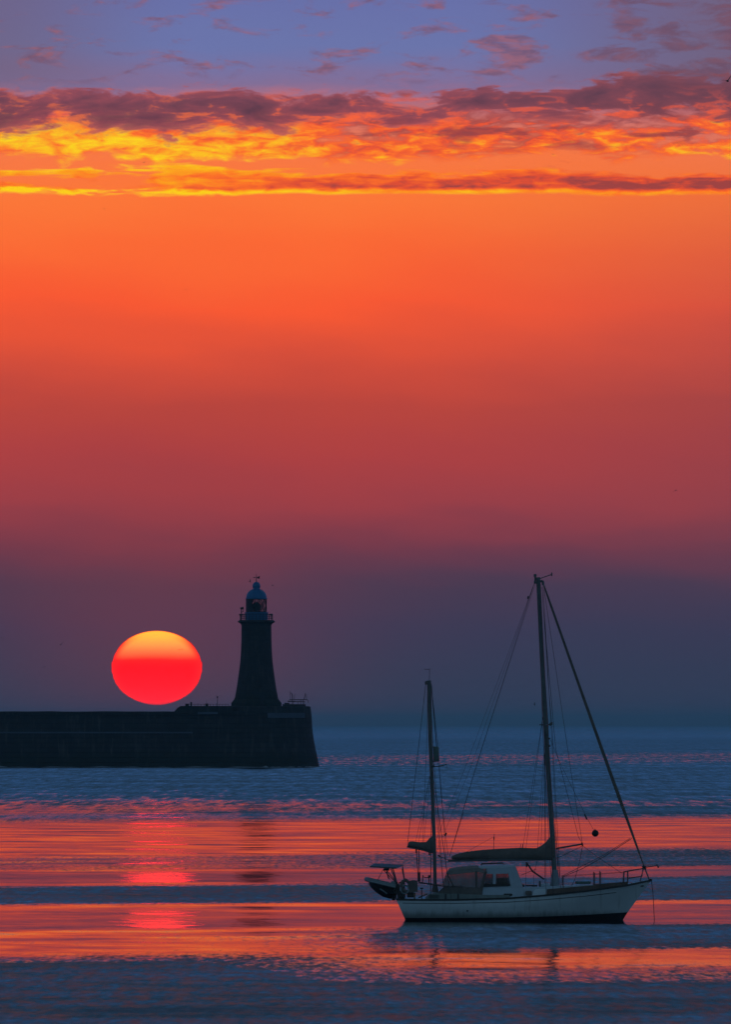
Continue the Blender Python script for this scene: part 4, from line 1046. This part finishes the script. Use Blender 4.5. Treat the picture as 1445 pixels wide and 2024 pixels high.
    bm = bmesh.new(); box(bm, P(786, 1757, -0.6), (0.22, 0.5, 0.5), bev=0.08); box(bm, P(794, 1768, -0.3), (0.36, 0.9, 0.3), bev=0.08); mesh_obj('stern_locker', bm, M_CLOTH, root)
    bm = bmesh.new(); tube(bm, [P(835, 1746, -1.1), P(836, 1729, -1.1), P(839, 1734, -1.1), P(849, 1734, -1.1), P(851, 1730.5, -1.1)], 0.025, 6); tube(bm, [P(848, 1734, -1.1), P(848, 1746, -1.1)], 0.025, 6); tube(bm, [P(846, 1731, -1.1), P(851.5, 1731, -1.1)], 0.05, 7); mesh_obj('outboard_bracket', bm, M_RAIL, root)
    bm = bmesh.new(); tube(bm, [P(833.5, 1776, -1.0), P(833.5, 1756, -1.0)], 0.022, 6); tube(bm, [P(830, 1755, -1.0), P(837, 1755, -1.0)], 0.03, 6); mesh_obj('tiller_post', bm, M_RAIL, root)
    bm = bmesh.new(); tube(bm, [P(827, 1774, -0.9), P(845, 1766, -0.9)], 0.03, 6); mesh_obj('tiller', bm, M_TAN, root)
    return root

def build_dinghy():
    root = empty('inflatable_dinghy', ((752 - CX) * MB_, BD - 0.3, P(0, 1755).z))
    tag(root, 'small grey inflatable dinghy hoisted on davits at the stern of the sailing boat', 'dinghy')
    off = P(752, 1755)
    Q = lambda p, r, y=0.0: P(p, r, y) - off
    # U shaped tube: bow at the left
    pts = []
    for t in [i / 20 for i in range(21)]:
        a = math.pi * (t - 0.5) * 2
        if abs(a) < math.pi / 2: q = (724 + 11 * (1 - math.cos(a)), math.sin(a) * 0.62)
        else: q = (735 + (abs(a) - math.pi / 2) / (math.pi / 2) * 47, math.copysign(0.62, a))
        pts.append(Q(q[0], 1737.5 + (q[0] - 724) * 0.24 - 0.3 * 0, q[1]))
    bm = bmesh.new(); tube(bm, pts, 0.105, 10); tb = mesh_obj('tube', bm, M_GREYR, root, True)
    bm = bmesh.new(); tube(bm, [p + Vector((0, math.copysign(0.115, p.y) if abs(p.y) > 0.3 else 0, -0.04)) for p in pts if p.y < -0.25], 0.035, 6); mesh_obj('rubbing_strip', bm, plain('pale_strip', (0.36, 0.40, 0.40), 0.6), tb)
    # dark V bottom
    bm = bmesh.new(); secs = []
    for p, top, keel, w in ((729, 1742, 1747, 0.12), (734, 1743, 1755, 0.42), (744, 1745, 1764, 0.58), (757, 1749, 1772.5, 0.6), (770, 1752, 1776, 0.58), (782, 1755, 1777, 0.55)):
        secs.append([Q(p, top, -w), Q(p, (top + keel) / 2 + 2, -w * 0.88), Q(p, keel - 2, -w * 0.4), Q(p, keel, 0), Q(p, keel - 2, w * 0.4), Q(p, (top + keel) / 2 + 2, w * 0.88), Q(p, top, w)])
    loft(bm, secs); mesh_obj('hull', bm, M_BLACKR, root, True)
    bm = bmesh.new(); tube(bm, [Q(751, 1756, -0.60), Q(757, 1760, -0.60), Q(765, 1766, -0.52)], 0.035, 6); mesh_obj('oar', bm, M_GREYR, root)
    bm = bmesh.new(); box(bm, Q(752, 1744, 0), (0.22, 1.1, 0.05), bev=0.02); mesh_obj('thwart', bm, M_TEAK, root)
    ob = empty('outboard_motor', (0, 0, 0)); ob.parent = root
    bm = bmesh.new(); box(bm, Q(777.5, 1748, -0.35), (0.24, 0.22, 0.32), bev=0.06); c_ = mesh_obj('cowl', bm, M_GREYR, ob)
    bm = bmesh.new(); tube(bm, [Q(778, 1754, -0.35), Q(778, 1776, -0.35)], 0.065, 8, 0.05); box(bm, Q(778, 1777, -0.35), (0.16, 0.08, 0.12), bev=0.03); mesh_obj('shaft', bm, M_BLACKR, ob)
    return root

def build_ball():
    c = P(1177.3, 1647)
    bm = bmesh.new()
    bmesh.ops.create_uvsphere(bm, u_segments=24, v_segments=16, radius=0.165)
    o = mesh_obj('anchor_ball', bm, M_BLACKR, None, True)
    o.location = Vector(((BX0 - CX) * MB_, BD, 0)) + c
    tag(o, 'black anchor ball hung in the rigging ahead of the main mast', 'anchor ball')
    bm = bmesh.new(); tube(bm, [(0, 0, 0.16), (-0.02, 0, 0.21)], 0.02, 6); mesh_obj('eyelet', bm, M_WIRE, o)

build_boat(); build_dinghy(); build_ball()

# ------------------------------------------------------------------ gulls
M_GULL = plain('gull_feathers', (0.10, 0.10, 0.10), 0.8, 0.0, 0.3, 3.0)
def gull_mesh(name, up, bend):
    """1.25 m across: a spindle body with tail and head, two cranked wings"""
    bm = bmesh.new()
    lathe(bm, [(0.012, -0.27), (0.05, -0.22), (0.085, -0.08), (0.09, 0.06), (0.06, 0.17), (0.062, 0.22), (0.04, 0.27), (0.008, 0.33)], 10)
    bmesh.ops.rotate(bm, verts=bm.verts, matrix=Matrix.Rotation(math.pi / 2, 3, 'X'))
    prism(bm, [(-0.06, 0.0), (0.06, 0.0), (0.09, 0.012), (-0.09, 0.012)], 0.22, 0.40)
    for s in (-1, 1):
        secs = []
        for t, x, z, y0, y1 in ((0, 0.04, 0.03, -0.13, 0.10), (0.45, 0.28, 0.03 + up * 0.55, -0.17, 0.05), (0.75, 0.46, 0.03 + up * (0.55 + bend * 0.3), -0.12, 0.06), (1, 0.625, 0.03 + up * (0.55 + bend), 0.02, 0.07)):
            th = 0.022 * (1.1 - t)
            secs.append([(s * x, y0, z), (s * x, (y0 + y1) / 2, z + th), (s * x, y1, z), (s * x, (y0 + y1) / 2, z - th * 0.5)])
        loft(bm, secs)
    me = mesh_obj(name, bm, M_GULL, None, True)
    return me

def build_gulls():
    protos = [gull_mesh('gull', 0.22, -0.5), gull_mesh('gull', 0.30, 0.8), gull_mesh('gull', -0.12, 1.6)]
    used = set()
    G = [  # column, row, span in photo pixels, pose, heading, roll, label
        (1439, 160, 20, 1, 0.3, -0.42, 'largest gull, cut by the right edge among dark clouds'),
        (205, 413, 7, 0, 0.2, 0.0, 'tiny gull under the golden cloud streak at the upper left'),
        (284, 321, 8, 0, 0.1, -0.2, 'tiny gull against the golden clouds at the upper left'),
        (1094, 305, 7, 0, -0.2, 0.1, 'tiny gull in the orange cloud gap at the upper right'),
        (367, 572, 7, 0, 0.3, 0.05, 'lone gull high in the bright orange sky'),
        (80, 811, 8, 2, 0.0, 0.05, 'lone gull in the red sky near the left edge'),
        (1337, 969, 10, 2, 0.2, -0.25, 'lone gull with drooping wings in the dull red sky at the right'),
        (538.6, 1157, 6, 0, 1.1, 0.3, 'gull just right of the lighthouse dome'),
        (493.8, 1149, 6, 1, 1.3, 1.1, 'gull tilted on its side just left of the lighthouse weather vane'),
        (1403, 1226, 5, 0, 0.9, 0.2, 'gull in the dusky sky near the right edge'),
        (1057, 1392, 6, 1, 1.4, 1.2, 'gull close to the left of the main mast'),
        (3.5, 1260, 9, 2, 0.1, 0.0, 'gull at the left edge level with the sun top'),
        (119.5, 1274, 11, 1, 0.2, -0.35, 'gull with raised wings left of the sun'),
        (87.5, 1317.5, 8, 2, 0.2, 0.0, 'gull left of the sun, lower than its raised winged neighbour'),
        (139.5, 1377.5, 5, 0, 0.7, 0.1, 'gull low over the pier, left of the sun'),
        (354.5, 1284.5, 7, 0, 0.3, 0.0, 'left gull of the pair crossing the sun disc'),
        (359.5, 1284.2, 6, 1, 0.3, 0.1, 'right gull of the pair crossing the sun disc'),
        (71, 1348, 7, 2, 0.3, 0.2, 'faint gull nearest the left edge among those flying low over the pier'),
    ]
    for c, r, span, pose, hd, roll, lab in G:
        src = protos[pose]
        if pose in used: o = src.copy(); COL.objects.link(o)
        else: o = src; used.add(pose)
        span *= 1.3
        D = 1.25 / (span * K)
        D = min(D, 3600.0) if r > 1100 else D
        sc = span * K * D / 1.25
        o.location = ((c - CX) * K * D, D, H + (HOR - r) * K * D)
        o.rotation_euler = (0.1, roll, hd); o.scale = (sc, sc, sc)
        tag(o, lab, 'gull', 'gulls flying in the evening sky')
build_gulls()

# ------------------------------------------------------------------ evening haze over the sea
def build_haze():
    m = bpy.data.materials.new('sea_haze'); m.use_nodes = True
    nt = m.node_tree
    for n in list(nt.nodes):
        if n.type != 'OUTPUT_MATERIAL': nt.nodes.remove(n)
    pv = nt.nodes.new('ShaderNodeVolumePrincipled')
    pv.inputs['Color'].default_value = (0.45, 0.84, 1.0, 1); pv.inputs['Density'].default_value = 5.0e-5
    pv.inputs['Anisotropy'].default_value = 0.0
    nt.links.new(pv.outputs[0], nt.nodes['Material Output'].inputs['Volume'])
    bm = bmesh.new()
    box(bm, (0, 22500, 21.5), (82000, 47000, 45.0))
    o = mesh_obj('haze', bm, m); tag(o, kind='stuff')
build_haze()
